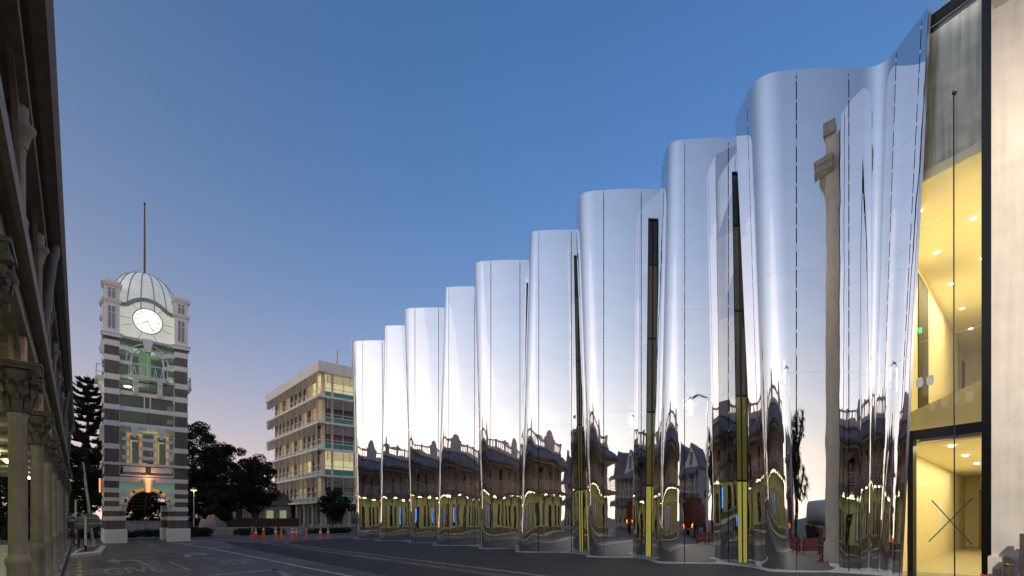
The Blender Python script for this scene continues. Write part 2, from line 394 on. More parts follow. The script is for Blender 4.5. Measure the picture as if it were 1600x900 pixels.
for k in range(9):
    St, Sb = plan(k, 1), plan(k, 0)
    top = []; bot = []; idx = []
    for a, b in zip(St, Sb):
        s0 = max(0, len(top)-1)
        top += a if not top else a[1:]; bot += b if not bot else b[1:]
        idx.append((s0, len(top)-1))
    for q, (i0, i1) in enumerate(idx):
        for t in range(5):
            z0 = TIERS[t]+(.0015 if t else 0); z1 = TIERS[t+1]-(.0015 if t < 4 else 0)
            if q == 3 and k < 8:        # beside the slit window only a narrow strip; full width above it
                if t == 4:
                    put('steel_panel', panel_mesh(top, bot, i0, i1, 12.9, ZT, NV), 'steel', gal)
                    z1 = 12.9
                put('steel_panel', panel_mesh(top, bot, i0, i0+2, z0, z1, NV, .014, 0), 'steel', gal)
                put('steel_panel', panel_mesh(top, bot, i1-2, i1, z0, z1, NV, 0, 0), 'steel', gal)
            else:
                put('steel_panel', panel_mesh(top, bot, i0, i1, z0, z1, NV), 'steel', gal)
    # dark structure behind the open seams, 7 cm back
    n = len(top) if k == 8 else idx[3][0]+3; off = []
    for P in (bot, top):
        row = []
        for i in range(n):
            a = Vector((P[min(i+1, n-1)][0]-P[max(i-1, 0)][0], P[min(i+1, n-1)][1]-P[max(i-1, 0)][1]))
            nn = Vector((-a.y, a.x)).normalized()
            row.append((P[i][0]+nn.x*.06, P[i][1]+nn.y*.06))
        off.append(row)
    b_ = MB()
    b_.add([(p[0], p[1], ZB) for p in off[0]]+[(p[0], p[1], ZT-.12) for p in off[1]], [(i, i+1, n+i+1, n+i) for i in range(n-1)], True)
    b_.build('seam_backing', 'seam_dark', gal)
    # small fixing clips bridging each seam
    for i0, i1 in idx[1:]:
        c_ = MB()
        for j in range(24):
            v = (j+.5)/24
            x = bot[i0][0]+(top[i0][0]-bot[i0][0])*v; y = bot[i0][1]+(top[i0][1]-bot[i0][1])*v; z = ZB+(ZT-ZB)*v
            h = .045 if j % 5 else .12
            c_.box(x+.004, x+.034, y-.014, y+.014, z-h, z+h)
        o = c_.build('seam_clips', 'steel_edge', gal)
        stuff(o)
    # return wall that closes the slot behind the flank, and the slit window in the previous face
    Et, Eb = flank_end(k, 1), flank_end(k, 0)
    yr = facey(k-1, 16.45) if k else Et[1]+.3
    for t in range(5):
        z0, z1 = TIERS[t]+(.0015 if t else 0), TIERS[t+1]-.0015
        v0, v1 = (z0-ZB)/(ZT-ZB), (z1-ZB)/(ZT-ZB)
        y0 = Eb[1]+(Et[1]-Eb[1])*v0; y1 = Eb[1]+(Et[1]-Eb[1])*v1
        MB().add([(15.21, y0+.008, z0), (16.46, yr, z0), (16.46, yr, z1), (15.21, y1+.008, z1)], [(0, 1, 2, 3)]).build('return_panel', 'steel', gal)
    if k < 8:
        for t in range(5):
            z0, z1 = TIERS[t]+.02, min(12.88, TIERS[t+1]-.02)
            x0, x1 = slit_x(k, (z0-ZB)/(ZT-ZB)), slit_x(k, (z1-ZB)/(ZT-ZB))
            P = lambda X, z, o: (X+o, facey(k, X)+o*.85, z)
            q = [P(x0[2], z0, .05), P(x0[5], z0, .05), P(x1[5], z1, .05), P(x1[2], z1, .05)]
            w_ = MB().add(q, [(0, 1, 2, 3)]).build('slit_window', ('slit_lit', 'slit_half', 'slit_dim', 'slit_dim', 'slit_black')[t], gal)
            fr = MB().bar(P(x1[2], z1, .03), P(x1[5], z1, .03), .05, .05)
            fr.bar(P((x0[2]+x0[5])/2, z0, .03), P((x1[2]+x1[5])/2, z1, .03), .03, .03)
            fr.bar(P(x0[2]+.012, z0, .02), P(x1[2]+.012, z1, .02), .025).bar(P(x0[5]-.012, z0, .02), P(x1[5]-.012, z1, .02), .025)
            fr.build('mullion', 'black_frame', w_)
# wing tip: folded edge
Wt, Wb = (15.36, 2.01), (15.4, 2.58)
e_ = MB().add([(Wb[0], Wb[1], ZB), (Wb[0]+.03, Wb[1]-.05, ZB), (Wb[0]+.16, Wb[1]-.02, ZB), (Wt[0], Wt[1], ZT), (Wt[0]+.03, Wt[1]-.05, ZT), (Wt[0]+.16, Wt[1]-.02, ZT)],
              [(0, 1, 4, 3), (1, 2, 5, 4)])
e_.build('folded_edge', 'steel_edge', gal)
bk = MB().add([(Wb[0]+.16, Wb[1]-.02, ZB), (16.3, 3.2, ZB), (16.3, 2.85, ZT), (Wt[0]+.16, Wt[1]-.02, ZT)], [(0, 1, 2, 3)])
bk.build('wing_back', 'seam_dark', gal)
# body of the building behind the facade
MB().box(17.2, 40, 3.35, 33.6, ZB, 13.7).build('wall', 'concrete', gal)
MB().prism([(15.2, 33.9), (17.2, 33.9), (17.2, 33.3), (15.3, 33.3)], 'z', ZB, 13.9).build('end_wall', 'concrete', gal)
MB().box(17.2, 40.2, 3.3, 33.8, 13.7, 13.85).build('roof', 'seam_dark', gal)
# concrete ledge that follows the flutes
lv = []
for k in range(9):
    x, y, f = corner(k, 0)
    e0 = flank_end(k, 0)
    lv += [(15.05, e0[1]+.12), (x+.1, y+.32), (x-.14, y+.02), (x+.02, y-.38), (14.9, facey(k, 14.9)-.26), (15.35, facey(k, 15.35)-.34)]
lv = [(14.6, 34.0)] + lv + [(15.3, 2.75), (15.05, 2.3), (14.75, 1.2), (14.62, .9)]
sm_ = []
for i in range(len(lv)-1):           # Catmull-Rom
    p0, p1, p2, p3 = lv[max(i-1, 0)], lv[i], lv[i+1], lv[min(i+2, len(lv)-1)]
    for j in range(5):
        t = j/5
        sm_.append(tuple(.5*((2*p1[a])+(-p0[a]+p2[a])*t+(2*p0[a]-5*p1[a]+4*p2[a]-p3[a])*t*t+(-p0[a]+3*p1[a]-3*p2[a]+p3[a])*t**3) for a in (0, 1)))
sm_.append(lv[-1])
n = len(sm_)
lb = MB().add([(p[0], p[1], ZB-.05) for p in sm_]+[(p[0], p[1], ZB+.012) for p in sm_]+[(17.15, p[1], ZB+.012) for p in sm_],
              [(i, i+1, n+i+1, n+i) for i in range(n-1)]+[(n+i, n+i+1, 2*n+i+1, 2*n+i) for i in range(n-1)])
lb.build('concrete_ledge', 'ledge_mat', gal)

# ---- entrance glass and the lobby behind it
GA, GB = Vector((15.30, 1.0)), Vector((15.72, 2.5))
gd = (GB-GA).normalized()
def gpt(s, z, o=0): p = GA+gd*s; return (p.x-gd.y*o, p.y+gd.x*o, z)       # o > 0: towards the street
GL = (GB-GA).length
def gpane(s0, s1, z0, z1, o=0, name='glass_pane', m='glass_clear', th=.012):
    w = lambda z: s1-.3*z/14
    V = [gpt(s0, z0, o), gpt(w(z0), z0, o), gpt(w(z1), z1, o), gpt(s0, z1, o)]
    V += [gpt(s0, z0, o-th), gpt(w(z0), z0, o-th), gpt(w(z1), z1, o-th), gpt(s0, z1, o-th)]
    return MB().add(V, [(3, 2, 1, 0), (4, 5, 6, 7), (0, 1, 5, 4), (1, 2, 6, 5), (2, 3, 7, 6), (3, 0, 4, 7)]).build(name, m, gal)
for z0, z1 in ((.1, 3.5), (3.78, 5.95), (5.965, 8.75), (8.765, 11.4), (11.415, 13.6)):
    gpane(.06, GL, z0, z1)
def gbar(s0, s1, z0, z1, o0, o1, name, m='black_frame'):
    V = [gpt(s0, z0, o0), gpt(s1, z0, o0), gpt(s1, z1, o0), gpt(s0, z1, o0), gpt(s0, z0, o1), gpt(s1, z0, o1), gpt(s1, z1, o1), gpt(s0, z1, o1)]
    return MB().add(V, [(3, 2, 1, 0), (4, 5, 6, 7), (0, 1, 5, 4), (1, 2, 6, 5), (2, 3, 7, 6), (3, 0, 4, 7)]).build(name, m, gal)
gbar(-.14, .05, ZB, 14.2, .12, -.2, 'frame_post')
gbar(.05, GL-.03, 3.52, 3.76, .06, -.12, 'transom')
gbar(GL-.18, GL-.06, ZB, 3.52, .07, -.1, 'frame_post')
gbar(.05, GL-.36, 13.6, 13.85, .06, -.2, 'frame_head')
gbar(.05, GL-.0, ZB-.05, .1, .05, -.1, 'threshold')
gbar(.12, GL-.3, 3.45, 3.52, .05, -.06, 'door_closer_rail', 'steel_edge')
for a, b in (((.25, .95), (1.02, 2.0)), ((.25, 2.02), (1.08, .98))):
    p, q = gpt(a[0], a[1], .008), gpt(b[0], b[1], .008)
    MB().bar(p, q, .006, .028, up=(0, 0, 1)).build('green_tape', 'tape_green', gal)
# cable rod standing in front of the glass, with its pipe outlet
c_ = MB().tube([gpt(.52, .1, .14), gpt(.55, 6, .10), gpt(.57, 11.6, .06)], .013, 6).build('cable', 'black_frame', gal)
MB().lathe([(.05, 0), (.05, .16), (.035, .16), (.035, .02)], (0, 0, 0), 14).build('pipe_outlet', 'steel_edge', gal).matrix_local = \
    Matrix.Translation(Vector(gpt(.57, 11.62, .0)) - Vector((14.4, 18, 0))) @ Matrix.Rotation(R(-90), 4, 'Y')
# two pale shaped decals on the upper pane
for s0 in (1.05, 1.27):
    poly = [(s0+.085*math.cos(a*math.pi/8)*(1.0 if a % 4 else .86), 4.95+.14*math.sin(a*math.pi/8)*(1.0 if a % 4 else .86)) for a in range(16)]
    b = MB().add([gpt(p_[0], p_[1], .006) for p_ in poly], [tuple(range(16))]); b.build('glass_decal', 'paint_white', gal)
# lobby
MB().prism([(16.75, 3.02), (34, 3.02), (34, 3.2), (16.75, 3.2)], 'z', .08, 10.3).build('lobby_north_wall', 'inner_wall', gal)
MB().box(15.5, 34, .7, .9, .08, 14).build('lobby_south_wall', 'inner_wall', gal)
MB().box(34, 34.2, .7, 3.2, .08, 10.3).build('lobby_end_wall', 'inner_wall', gal)
MB().prism([(15.4, .9), (34, .9), (34, 3.02), (16.7, 3.02), (15.75, 2.45)], 'z', .03, .09).build('lobby_floor', 'inner_floor', gal)
MB().prism([(15.42, .9), (34, .9), (34, 3.02), (16.7, 3.02), (15.82, 2.3)], 'z', 10.0, 10.25).build('lobby_ceiling', 'inner_wall', gal)
MB().prism([(15.72, .9), (16.0, .9), (16.2, 2.6), (15.93, 2.42)], 'z', 10.25, 13.86).build('concrete_spandrel', 'inner_concrete', gal)
MB().prism([(15.3, .9), (17.2, .9), (17.2, 3.02), (16.6, 3.0), (15.75, 2.2)], 'z', 13.86, 14.0).build('lobby_roof', 'inner_concrete', gal)
MB().box(17.2, 33.9, .92, 3.0, 3.62, 3.9).build('upper_floor_slab', 'inner_wall', gal)
MB().prism([(3.0, 3.9), (3.0, 4.45), (.92, 5.3), (.92, 3.9)], 'x', 17.6, 17.75).build('ramp_balustrade', 'inner_wall', gal)
MB().box(20.9, 22.8, 2.99, 3.015, 4.4, 9.75).build('dark_recess', 'inner_dark', gal)
MB().box(32.6, 33.6, 2.99, 3.015, 4.2, 9.4).build('dark_recess', 'inner_dark', gal)
MB().box(33.95, 34.0, 1.3, 2.5, .1, 3.0).build('inner_door', 'door_orange', gal)
MB().box(20.7, 20.85, 2.9, 2.98, 7.7, 7.86).build('exit_sign', 'exit_green', gal)
for i in range(10):
    x = 17.2+i*1.55
    for y in (1.5, 2.45):
        if (i+int(y)) % 2: continue
        MB().lathe([(.065, 0), (.065, -.02)], (x, y, 9.998), 12).build('downlight', 'lamp_warm', gal)
        MB().lathe([(.06, 0), (.0, -.001)], (x, y, 9.977), 12, capt=False).build('downlight', 'lamp_warm', gal)
for x in (18.3, 21.5, 25, 29):
    MB().lathe([(.07, 0), (.07, -.05), (.0, -.051)], (x, 1.9, 3.618), 12, capt=False).build('downlight', 'lamp_warm', gal)
def lamp(name, kind, loc, energy, color, size=None, rot=(0, 0, 0), size_y=None):
    l = bpy.data.lights.new(name, kind); l.energy = energy; l.color = color
    if kind == 'AREA':
        l.shape = 'RECTANGLE'; l.size = size; l.size_y = size_y or size
    elif size: l.shadow_soft_size = size
    o = bpy.data.objects.new(name, l); COL.objects.link(o); o.location = loc; o.rotation_euler = rot
    return o
WARM = (1.0, .79, .4)
lamp('lobby_ceiling_lamps', 'AREA', (22, 1.95, 9.9), 34, WARM, 9, size_y=1.6)
lamp('lobby_lower_lamps', 'AREA', (23, 1.95, 3.55), 21, WARM, 11, size_y=1.6)
lamp('lobby_door_lamp', 'AREA', (16.4, 1.9, 3.4), 4, WARM, 1.0, size_y=1.2)
lamp('lobby_entrance_lamp', 'AREA', (16.6, 1.95, 9.9), 8, WARM, 1.0, size_y=1.4)
lamp('spandrel_fill', 'AREA', (15.6, 1.5, 13.82), 3.4, (1, .92, .82), .12, rot=(0, R(12), R(-15)), size_y=1.1)  # unseen light added behind the frame head to brighten the concrete

# ------------------------------------------------------------------ the cream neighbour at the right
nb = thing('cream_building', 'cream plastered building with bracketed cornice at the right edge beside the lit glass entrance', 'building', (18, -6, 0))
MB().box(14.52, 15.28, -14, .88, .0, 14.3).build('wall', 'cream_paint', nb)
MB().box(15.28, 24, -14, .68, .0, 14.1).build('wall', 'cream_paint', nb)
MB().box(14.45, 15.3, -14, .93, 0, .75).build('plinth', 'cream_paint', nb)
MB().prism([(14.52, 13.0), (14.17, 13.2), (14.17, 13.32), (14.02, 13.4), (14.02, 13.55), (14.52, 13.6)], 'y', -14, .98).build('cornice', 'cream_trim', nb)
MB().prism([(.88, 13.0), (1.06, 13.2), (1.06, 13.32), (1.14, 13.4), (1.14, 13.55), (.88, 13.6)], 'x', 14.02, 14.9).build('cornice', 'cream_trim', nb)
for i in range(8):
    y = .7-i*1.9
    MB().prism([(14.52, 13.1), (14.2, 13.1), (14.27, 12.75), (14.42, 12.62), (14.52, 12.4)], 'y', y-.14, y+.14).build('bracket', 'cream_trim', nb)
MB().box(14.44, 14.95, .45, .98, 14.3, 14.75).build('parapet_block', 'cream_trim', nb)
MB().box(14.55, 15.1, -14, .45, 14.3, 14.5).build('parapet', 'cream_trim', nb)
# ------------------------------------------------------------------ ground, road, paths, markings
def sheet(name, rects, z, m):
    b = MB()
    for x0, x1, y0, y1 in rects: b.add([(x0, y0, z), (x1, y0, z), (x1, y1, z), (x0, y1, z)], [(0, 1, 2, 3)])
    return b.build(name, m)
struct(sheet('ground', [(-700, 700, -700, 700)], 0, 'ground_mat'))
struct(sheet('road', [(-.35, 8.75, -13, 33), (-45, 60, 33, 43.2), (-60, 60, -27, -13)], .004, 'road'))
arc = [(8.78, -13), (8.78, 10), (8.78, 20), (8.78, 27), (8.8, 29.2), (9.1, 30.6), (9.8, 31.9), (10.9, 32.9), (12.4, 33.7), (14.2, 34.2), (17, 34.5), (40, 34.7)]
inner = [(x+.14 if i < 6 else x+.05, y-.0 if i < 5 else y-.14) for i, (x, y) in enumerate(arc)]
pp = MB()
V = [(x, y, .082) for x, y in inner] + [(40, 3.3, .082), (15.4, .9, .082), (14.7, .8, .082), (14.7, -13, .082)]
pp.add(V, [tuple(range(len(V)-1, -1, -1))])
struct(pp.build('footpath', 'footpath_new'))
kb = MB(); n = len(arc)
kb.add([(x, y, 0) for x, y in arc]+[(x, y, .088) for x, y in arc]+[(x, y, .09) for x, y in inner], [(i, i+1, n+i+1, n+i) for i in range(n-1)]+[(n+i, n+i+1, 2*n+i+1, 2*n+i) for i in range(n-1)])
struct(kb.build('kerb', 'kerb_mat'))
struct(MB().box(-4, -.5, -9.3, 37.7, 0, .115).build('veranda_pavement', 'concrete'))
struct(MB().box(-.5, -.36, -9.3, 37.7, 0, .12).build('kerb', 'kerb_mat'))
# far side: pavement strip, grass and hedge bed
struct(MB().box(-45, 60, 43.2, 45.2, 0, .1).build('far_footpath', 'kerb_mat'))
# ---- markings (flat paint, each 4 mm up)
def mark(name, polys, m='paint_worn', z=.009):
    b = MB()
    for p in polys: b.add([(x, y, z) for x, y in p], [tuple(range(len(p)))])
    return struct(b.build(name, m))
def stripe(a, b, w):
    a = Vector(a); b = Vector(b); d = (b-a).normalized(); q = Vector((-d.y, d.x))*w/2
    return [tuple(a-q), tuple(b-q), tuple(b+q), tuple(a+q)]
mark('centre_line', [stripe((4.6, 35.5), (5.05, 27.4), .1), stripe((5.05, 27.4), (5.24, 20.2), .1), stripe((5.24, 20.2), (5.3, 15.5), .1), stripe((5.3, 15.5), (5.55, 9), .1)], 'paint_white')
mark('lane_line', [stripe((-.3, 18.3), (1.62, 20.95), .07), stripe((1.6, 20.9), (1.72, 20.1), .16)])
mark('lane_dash', [stripe((2.39, 20.9), (2.45, 17.1), .11)])
mark('lane_dash', [stripe((2.72, 33.6), (3.0, 32.6), .12)])
mark('turn_arrow', [[(.72, 23.0), (1.02, 21.0), (1.06, 22.3), (1.05, 22.9), (1.03, 23.7)], [(1.06, 22.3), (1.3, 22.4), (1.5, 22.1), (1.6, 21.3), (1.68, 21.3), (1.66, 22.2), (1.5, 22.75), (1.3, 22.95), (1.05, 22.9)]])
mark('turn_arrow', [[(4.3, 24.8), (3.78, 25.8), (3.8, 25.0), (3.8, 24.4), (3.85, 23.6)], [(3.8, 25.0), (3.55, 25.0), (3.3, 24.6), (3.12, 23.2), (3.2, 22.4), (3.36, 23.3), (3.5, 24.2), (3.62, 24.4), (3.8, 24.4)]])
mark('lane_box', [stripe((2.6, 15.35), (4.5, 15.5), .3), stripe((4.4, 15.65), (4.05, 12.5), .2)])
for i, y in enumerate((23.3, 22.0, 20.7, 19.4, 18.1)): mark('yellow_dash', [stripe((0, y), (.0, y-.6), .12)], 'paint_yellow')
def road_text(name, body, x, y, sx, sy):
    cu = bpy.data.curves.new(name, 'FONT'); cu.body = body; cu.size = 1; cu.align_x = 'CENTER'; cu.offset = .028
    to = bpy.data.objects.new(name, cu); COL.objects.link(to)
    bpy.context.view_layer.update()
    me = bpy.data.meshes.new_from_object(to); bpy.data.objects.remove(to)
    me.transform(Matrix.Diagonal((sx, sy, 1, 1)))
    o = put(name, me, 'paint_worn', loc=(x, y, .009)); return struct(o)
road_text('road_lettering', 'GIVE', 1.2, 17.3, .68, 2.9)
road_text('road_lettering', 'WAY', 4.2, 18.2, .55, 3.1)
mark('give_way_line', [stripe((3.0+i*.9, 34.9), (3.45+i*.9, 34.9), .22) for i in range(3)], 'paint_white')
mark('road_patch', [[(6.1, 8), (8.3, 8), (8.3, 33.5), (7.0, 36), (6.4, 30)]], 'footpath_new', .0065)
# ---- traffic island
isl = thing('traffic_island', 'small kerbed traffic island with red surface and white painted edge near the clock tower', 'traffic island', (.4, 29, 0))
o1 = [(-.27, 25.2), (.66, 26.6), (1.04, 33.0), (.5, 34.3), (-.15, 28.2)]
MB().prism(o1, 'z', .005, .13).build('kerb_edge', 'paint_white', isl)
o2 = [(-.1, 26.6), (.46, 27.5), (.84, 33.0), (.5, 33.9), (-.02, 28.3)]
MB().prism(o2, 'z', .125, .137).build('red_surface', 'island_red', isl)
# ------------------------------------------------------------------ two-storey veranda hotel, left edge and in the mirrors
hot = thing('hotel_building', 'two storey hotel with iron columned verandas and parapet at the left edge', 'building', (-2, 14, 0))
HY0, HY1 = -9.3, 37.7
CX_ = -.52
COLY = [7.85+3.33*i for i in range(-5, 10)]
# column prototype (local, base at origin)
def column_mesh(h, r):
    b = MB()
    b.lathe([(r*1.9, 0), (r*1.9, .1), (r*1.55, .12), (r*1.65, .2), (r*1.25, .26), (r*1.25, .9), (r*1.45, .93), (r*1.45, .99), (r*1.12, 1.04)], n=20, capt=False)
    b.lathe([(r*1.1, 1.04), (r*1.06, h-.62), (r*1.2, h-.6), (r*1.2, h-.55)], n=48, flute=.09, nf=14, capt=False)
    return b.mesh('column')
def capital_mesh(h, r):
    b = MB()
    b.lathe([(r*1.12, h-.55), (r*1.1, h-.45), (r*1.3, h-.25), (r*1.75, h-.1), (r*1.6, h-.08)], n=24)
    for a in range(8):                       # two rows of acanthus leaves
        t = a*math.pi/4
        for z0, z1, out, tt in ((h-.54, h-.34, .55, t), (h-.42, h-.2, .75, t+math.pi/8)):
            c, s_ = math.cos(tt), math.sin(tt); w = r*.42
            pr = [(r*1.12, z0, w), (r*1.3, (z0+z1)/2, w*1.1), (r*1.5, z1, w*.8), (r*(1.25+out), z1-.02, w*.5), (r*(1.2+out), z1-.07, w*.2)]
            V = []
            for q, z, ww in pr: V += [(q*c-ww*s_, q*s_+ww*c, z), (q*c*1.06, q*s_*1.06, z), (q*c+ww*s_, q*s_-ww*c, z)]
            b.add(V, [(3*i+j, 3*i+j+1, 3*i+4+j, 3*i+3+j) for i in range(4) for j in (0, 1)], True)
    for a in range(4):                       # corner volutes
        t = math.pi/4+a*math.pi/2; c, s_ = math.cos(t), math.sin(t)
        pts = []
        for i in range(15):
            th = i*.62; q = .1-.0058*i
            pts.append((c*(r*1.75+q*math.cos(th)*.9), s_*(r*1.75+q*math.cos(th)*.9), h-.16+q*math.sin(th)))
        b.tube(pts, [.035]*10+[.03]*5, 7)
    b.box(-r*1.9, r*1.9, -r*1.9, r*1.9, h-.075, h-.035)
    b.box(-r*2.05, r*2.05, -r*2.05, r*2.05, h-.035, h)
    return b.mesh('capital')
cm, pm = column_mesh(3.2, .076), capital_mesh(3.2, .1)
uc, up_ = column_mesh(2.35, .06), None
def up_cap():
    b = MB(); b.lathe([(.08, 1.8), (.12, 2.0), (.15, 2.02), (.15, 2.06), (.09, 2.1), (.09, 2.35)], n=14); return b.mesh('capital')
up_ = up_cap()
L0 = Vector((-2, 14, 0))
for y in COLY:
    c = put('column', cm, 'column_paint', hot, loc=(CX_+2, y-14, .115), local=True)
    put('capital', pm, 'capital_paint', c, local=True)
    c = put('upper_column', uc, 'column_paint', hot, loc=(CX_+2, y-14, 3.98), local=True)
    put('capital', up_, 'column_paint', c, local=True)
    # post that carries the balcony beam, with curved brackets on both sides
    MB().cbox(CX_-.07, CX_+.07, y-.09, y+.09, 3.316, 3.98, .012).build('post', 'hotel_paint', hot)
def bracket_simple(y, s, z0, z1, ext):
    pts = []; N_ = 12
    for i in range(N_+1):
        a = i/N_*math.pi/2; pts.append((y+s*(.07+ext*(1-math.cos(a))), z0+(z1-z0)*math.sin(a)))
    b = MB(); n = len(pts)
    rim = [(p[0], p[1]) for p in pts]
    # rim strip of the arch
    for i in range(n-1):
        (a0, b0), (a1, b1) = rim[i], rim[i+1]
        b.bar((CX_, a0, b0), (CX_, a1, b1), .05, .045)
    # lace scrolls: rings filling the spandrel
    for (fy, fz, rr) in ((.12, .9, .085), (.26, .93, .065), (.11, .72, .06), (.38, .96, .045), (.1, .55, .045)):
        cy, cz = y+s*(.07+ext*fy), z0+(z1-z0)*fz
        ring = [(CX_, cy+rr*math.cos(t*math.pi/5), cz+rr*math.sin(t*math.pi/5)) for t in range(11)]
        b.tube(ring, .016, 5, cap=False)
    return b.build('lace_bracket', 'trim_brown', hot)
for y in COLY:
    for s in (-1, 1):
        bracket_simple(y, s, 5.35, 6.24, .85)
        bracket_simple(y, s, 2.75+.6, 3.62, .55)
# beams, balcony floor, soffit
MB().box(CX_-.09, CX_+.09, HY0, HY1, 3.62, 3.86).build('balcony_beam', 'trim_brown', hot)
MB().box(-3.5, CX_+.16, HY0, HY1, 3.88, 3.96).build('balcony_floor', 'soffit', hot)
MB().box(CX_+.16, CX_+.2, HY0, HY1, 3.8, 3.98).build('fascia', 'trim_brown', hot)
for i in range(int((HY1-HY0)/.8)):
    y = HY0+.4+i*.8
    MB().box(-3.48, CX_-.1, y-.03, y+.03, 3.74, 3.875).build('joist', 'soffit', hot)
MB().box(CX_-.1, CX_+.1, HY0, HY1, 6.25, 6.5).build('eaves_beam', 'trim_brown', hot)
MB().box(CX_-.12, CX_+.12, HY0, HY1, 6.5, 6.56).build('eaves_moulding', 'trim_brown', hot)
MB().box(-3.5, CX_-.12, HY0, HY1, 6.42, 6.46).build('upper_soffit', 'soffit', hot)
gprof = [(-.46, 6.5), (-.44, 6.44), (-.36, 6.42), (-.24, 6.46), (-.19, 6.56), (-.19, 6.66), (-.2, 6.68), (-.46, 6.68)]
MB().prism(gprof, 'y', HY0, HY1).build('gutter', 'hotel_dark', hot)
MB().prism([(CX_+.13, 6.5), (-.46, 6.52), (-.46, 6.6), (CX_+.13, 6.6)], 'y', HY0, HY1).build('eaves_lining', 'hotel_dark', hot)
# curved iron roof over the balcony
rf = [(-.3, 6.69), (-.6, 7.0), (-1.1, 7.3), (-2.0, 7.55), (-3.5, 7.75)]
MB().add([(x, y, z) for y in (HY0, HY1) for x, z in rf], [(i, i+1, 6+i, 5+i) for i in range(4)], True).build('veranda_roof', 'iron_roof', hot)
b = MB()
for i in range(int((HY1-HY0)/.55)):
    y = HY0+.3+i*.55
    for j in range(4): b.bar((rf[j][0], y, rf[j][1]+.01), (rf[j+1][0], y, rf[j+1][1]+.01), .03, .04)
stuff(b.build('roof_ribs', 'iron_roof', hot))
# balustrade bays
for i in range(len(COLY)-1):
    y0, y1 = COLY[i]+.1, COLY[i+1]-.1
    o = MB().box(CX_-.035, CX_+.035, y0, y1, 4.86, 4.92).build('balustrade_rail', 'hotel_paint', hot)
    MB().box(CX_-.03, CX_+.03, y0, y1, 4.1, 4.15).build('bottom_rail', 'hotel_paint', o)
    q = MB()
    for j in range(16):
        y = y0+(j+.5)*(y1-y0)/16
        q.box(CX_-.012, CX_+.012, y-.02, y+.02, 4.15, 4.86)
    for j in range(8):
        y = y0+(j+.5)*(y1-y0)/8
        ring = [(CX_, y+.13*math.cos(t*math.pi/5), 4.5+.16*math.sin(t*math.pi/5)) for t in range(11)]
        q.tube(ring, .022, 5, cap=False)
    stuff(q.build('balusters', 'hotel_paint', o))
# walls
def wall_open(z0, z1, ops, m, name, x0=-3.62, x1=-3.5):
    """street wall with real openings (y0,y1,z0,z1)"""
    b = MB(); ops = sorted(ops); y = HY0
    for a0, a1, c0, c1 in ops:
        b.box(x0, x1, y, a0, z0, z1)
        if c0 > z0: b.box(x0, x1, a0, a1, z0, c0)
        if c1 < z1: b.box(x0, x1, a0, a1, c1, z1)
        y = a1
    b.box(x0, x1, y, HY1, z0, z1)
    return b.build(name, m, hot)
gops, uops = [], []
for i in range(14):
    y = COLY[i]+1.665
    if i % 3 == 1: gops.append((y-.6, y+.6, .12, 2.75))
    else: gops += [(y-1.2, y-.35, .75, 2.85), (y+.35, y+1.2, .75, 2.85)]
    uops.append((y-.55, y+.55, 3.98, 6.1))
wall_open(.115, 3.7, gops, 'hotel_wall', 'lower_wall')
wall_open(3.97, 7.9, uops, 'hotel_upper', 'upper_wall')
for i, (a0, a1, c0, c1) in enumerate(gops+uops):
    w = MB().box(-3.6, -3.585, a0, a1, c0, c1).build('window', 'window_dark', hot)
    f = MB()
    f.box(-3.582, -3.53, a0, a0+.06, c0, c1).box(-3.582, -3.53, a1-.06, a1, c0, c1).box(-3.582, -3.53, a0+.06, a1-.06, c1-.07, c1).box(-3.582, -3.53, a0+.06, a1-.06, c0+(c1-c0)*.55, c0+(c1-c0)*.55+.05)
    f.build('frame', 'hotel_dark', w)
MB().box(-12, -3.62, HY0, HY1, .1, 7.9).build('body', 'hotel_upper', hot)
MB().box(-3.5, -3.46, HY0, HY1, .115, .6).build('dado', 'hotel_dark', hot)
# parapet: base course, piers, open bays, top rail, arched pediments
MB().box(-3.75, -3.45, HY0, HY1, 7.9, 8.35).build('parapet_base', 'hotel_paint', hot)
MB().prism([(-3.45, 7.85), (-3.2, 7.95), (-3.2, 8.05), (-3.45, 8.1)], 'y', HY0, HY1).build('cornice', 'hotel_paint', hot)
for i, y in enumerate(COLY):
    MB().box(-3.78, -3.42, y-.28, y+.28, 8.35, 9.15).build('parapet_pier', 'hotel_paint', hot)
    MB().box(-3.82, -3.38, y-.33, y+.33, 9.15, 9.27).build('pier_cap', 'hotel_paint', hot)
    if i < len(COLY)-1:
        y0, y1 = y+.28, COLY[i+1]-.28
        if i % 4 == 1:
            n = 14; r = (y1-y0)/2; yc = (y0+y1)/2
            poly = [(y0, 8.35), (y1, 8.35)]+[(yc+r*math.cos(t*math.pi/n), 9.0+.85*math.sin(t*math.pi/n)) for t in range(n+1)]
            pd = MB().prism(poly, 'x', -3.74, -3.5).build('pediment', 'hotel_paint', hot)
            b = MB()
            for t in range(n):
                a, c = t*math.pi/n, (t+1)*math.pi/n
                b.bar((-3.62, yc+(r+.03)*math.cos(a), 9.0+.9*math.sin(a)), (-3.62, yc+(r+.03)*math.cos(c), 9.0+.9*math.sin(c)), .36, .12, up=(1, 0, 0))
            b.build('pediment_moulding', 'hotel_paint', pd)
        else:
            MB().box(-3.74, -3.46, y0, y1, 8.95, 9.12).build('parapet_rail', 'hotel_paint', hot)
            q = MB()
            for j in range(3):
                yy = y0+(j+1)*(y1-y0)/4; q.box(-3.68, -3.52, yy-.09, yy+.09, 8.35, 8.95)
            stuff(q.build('parapet_balusters', 'hotel_paint', hot))
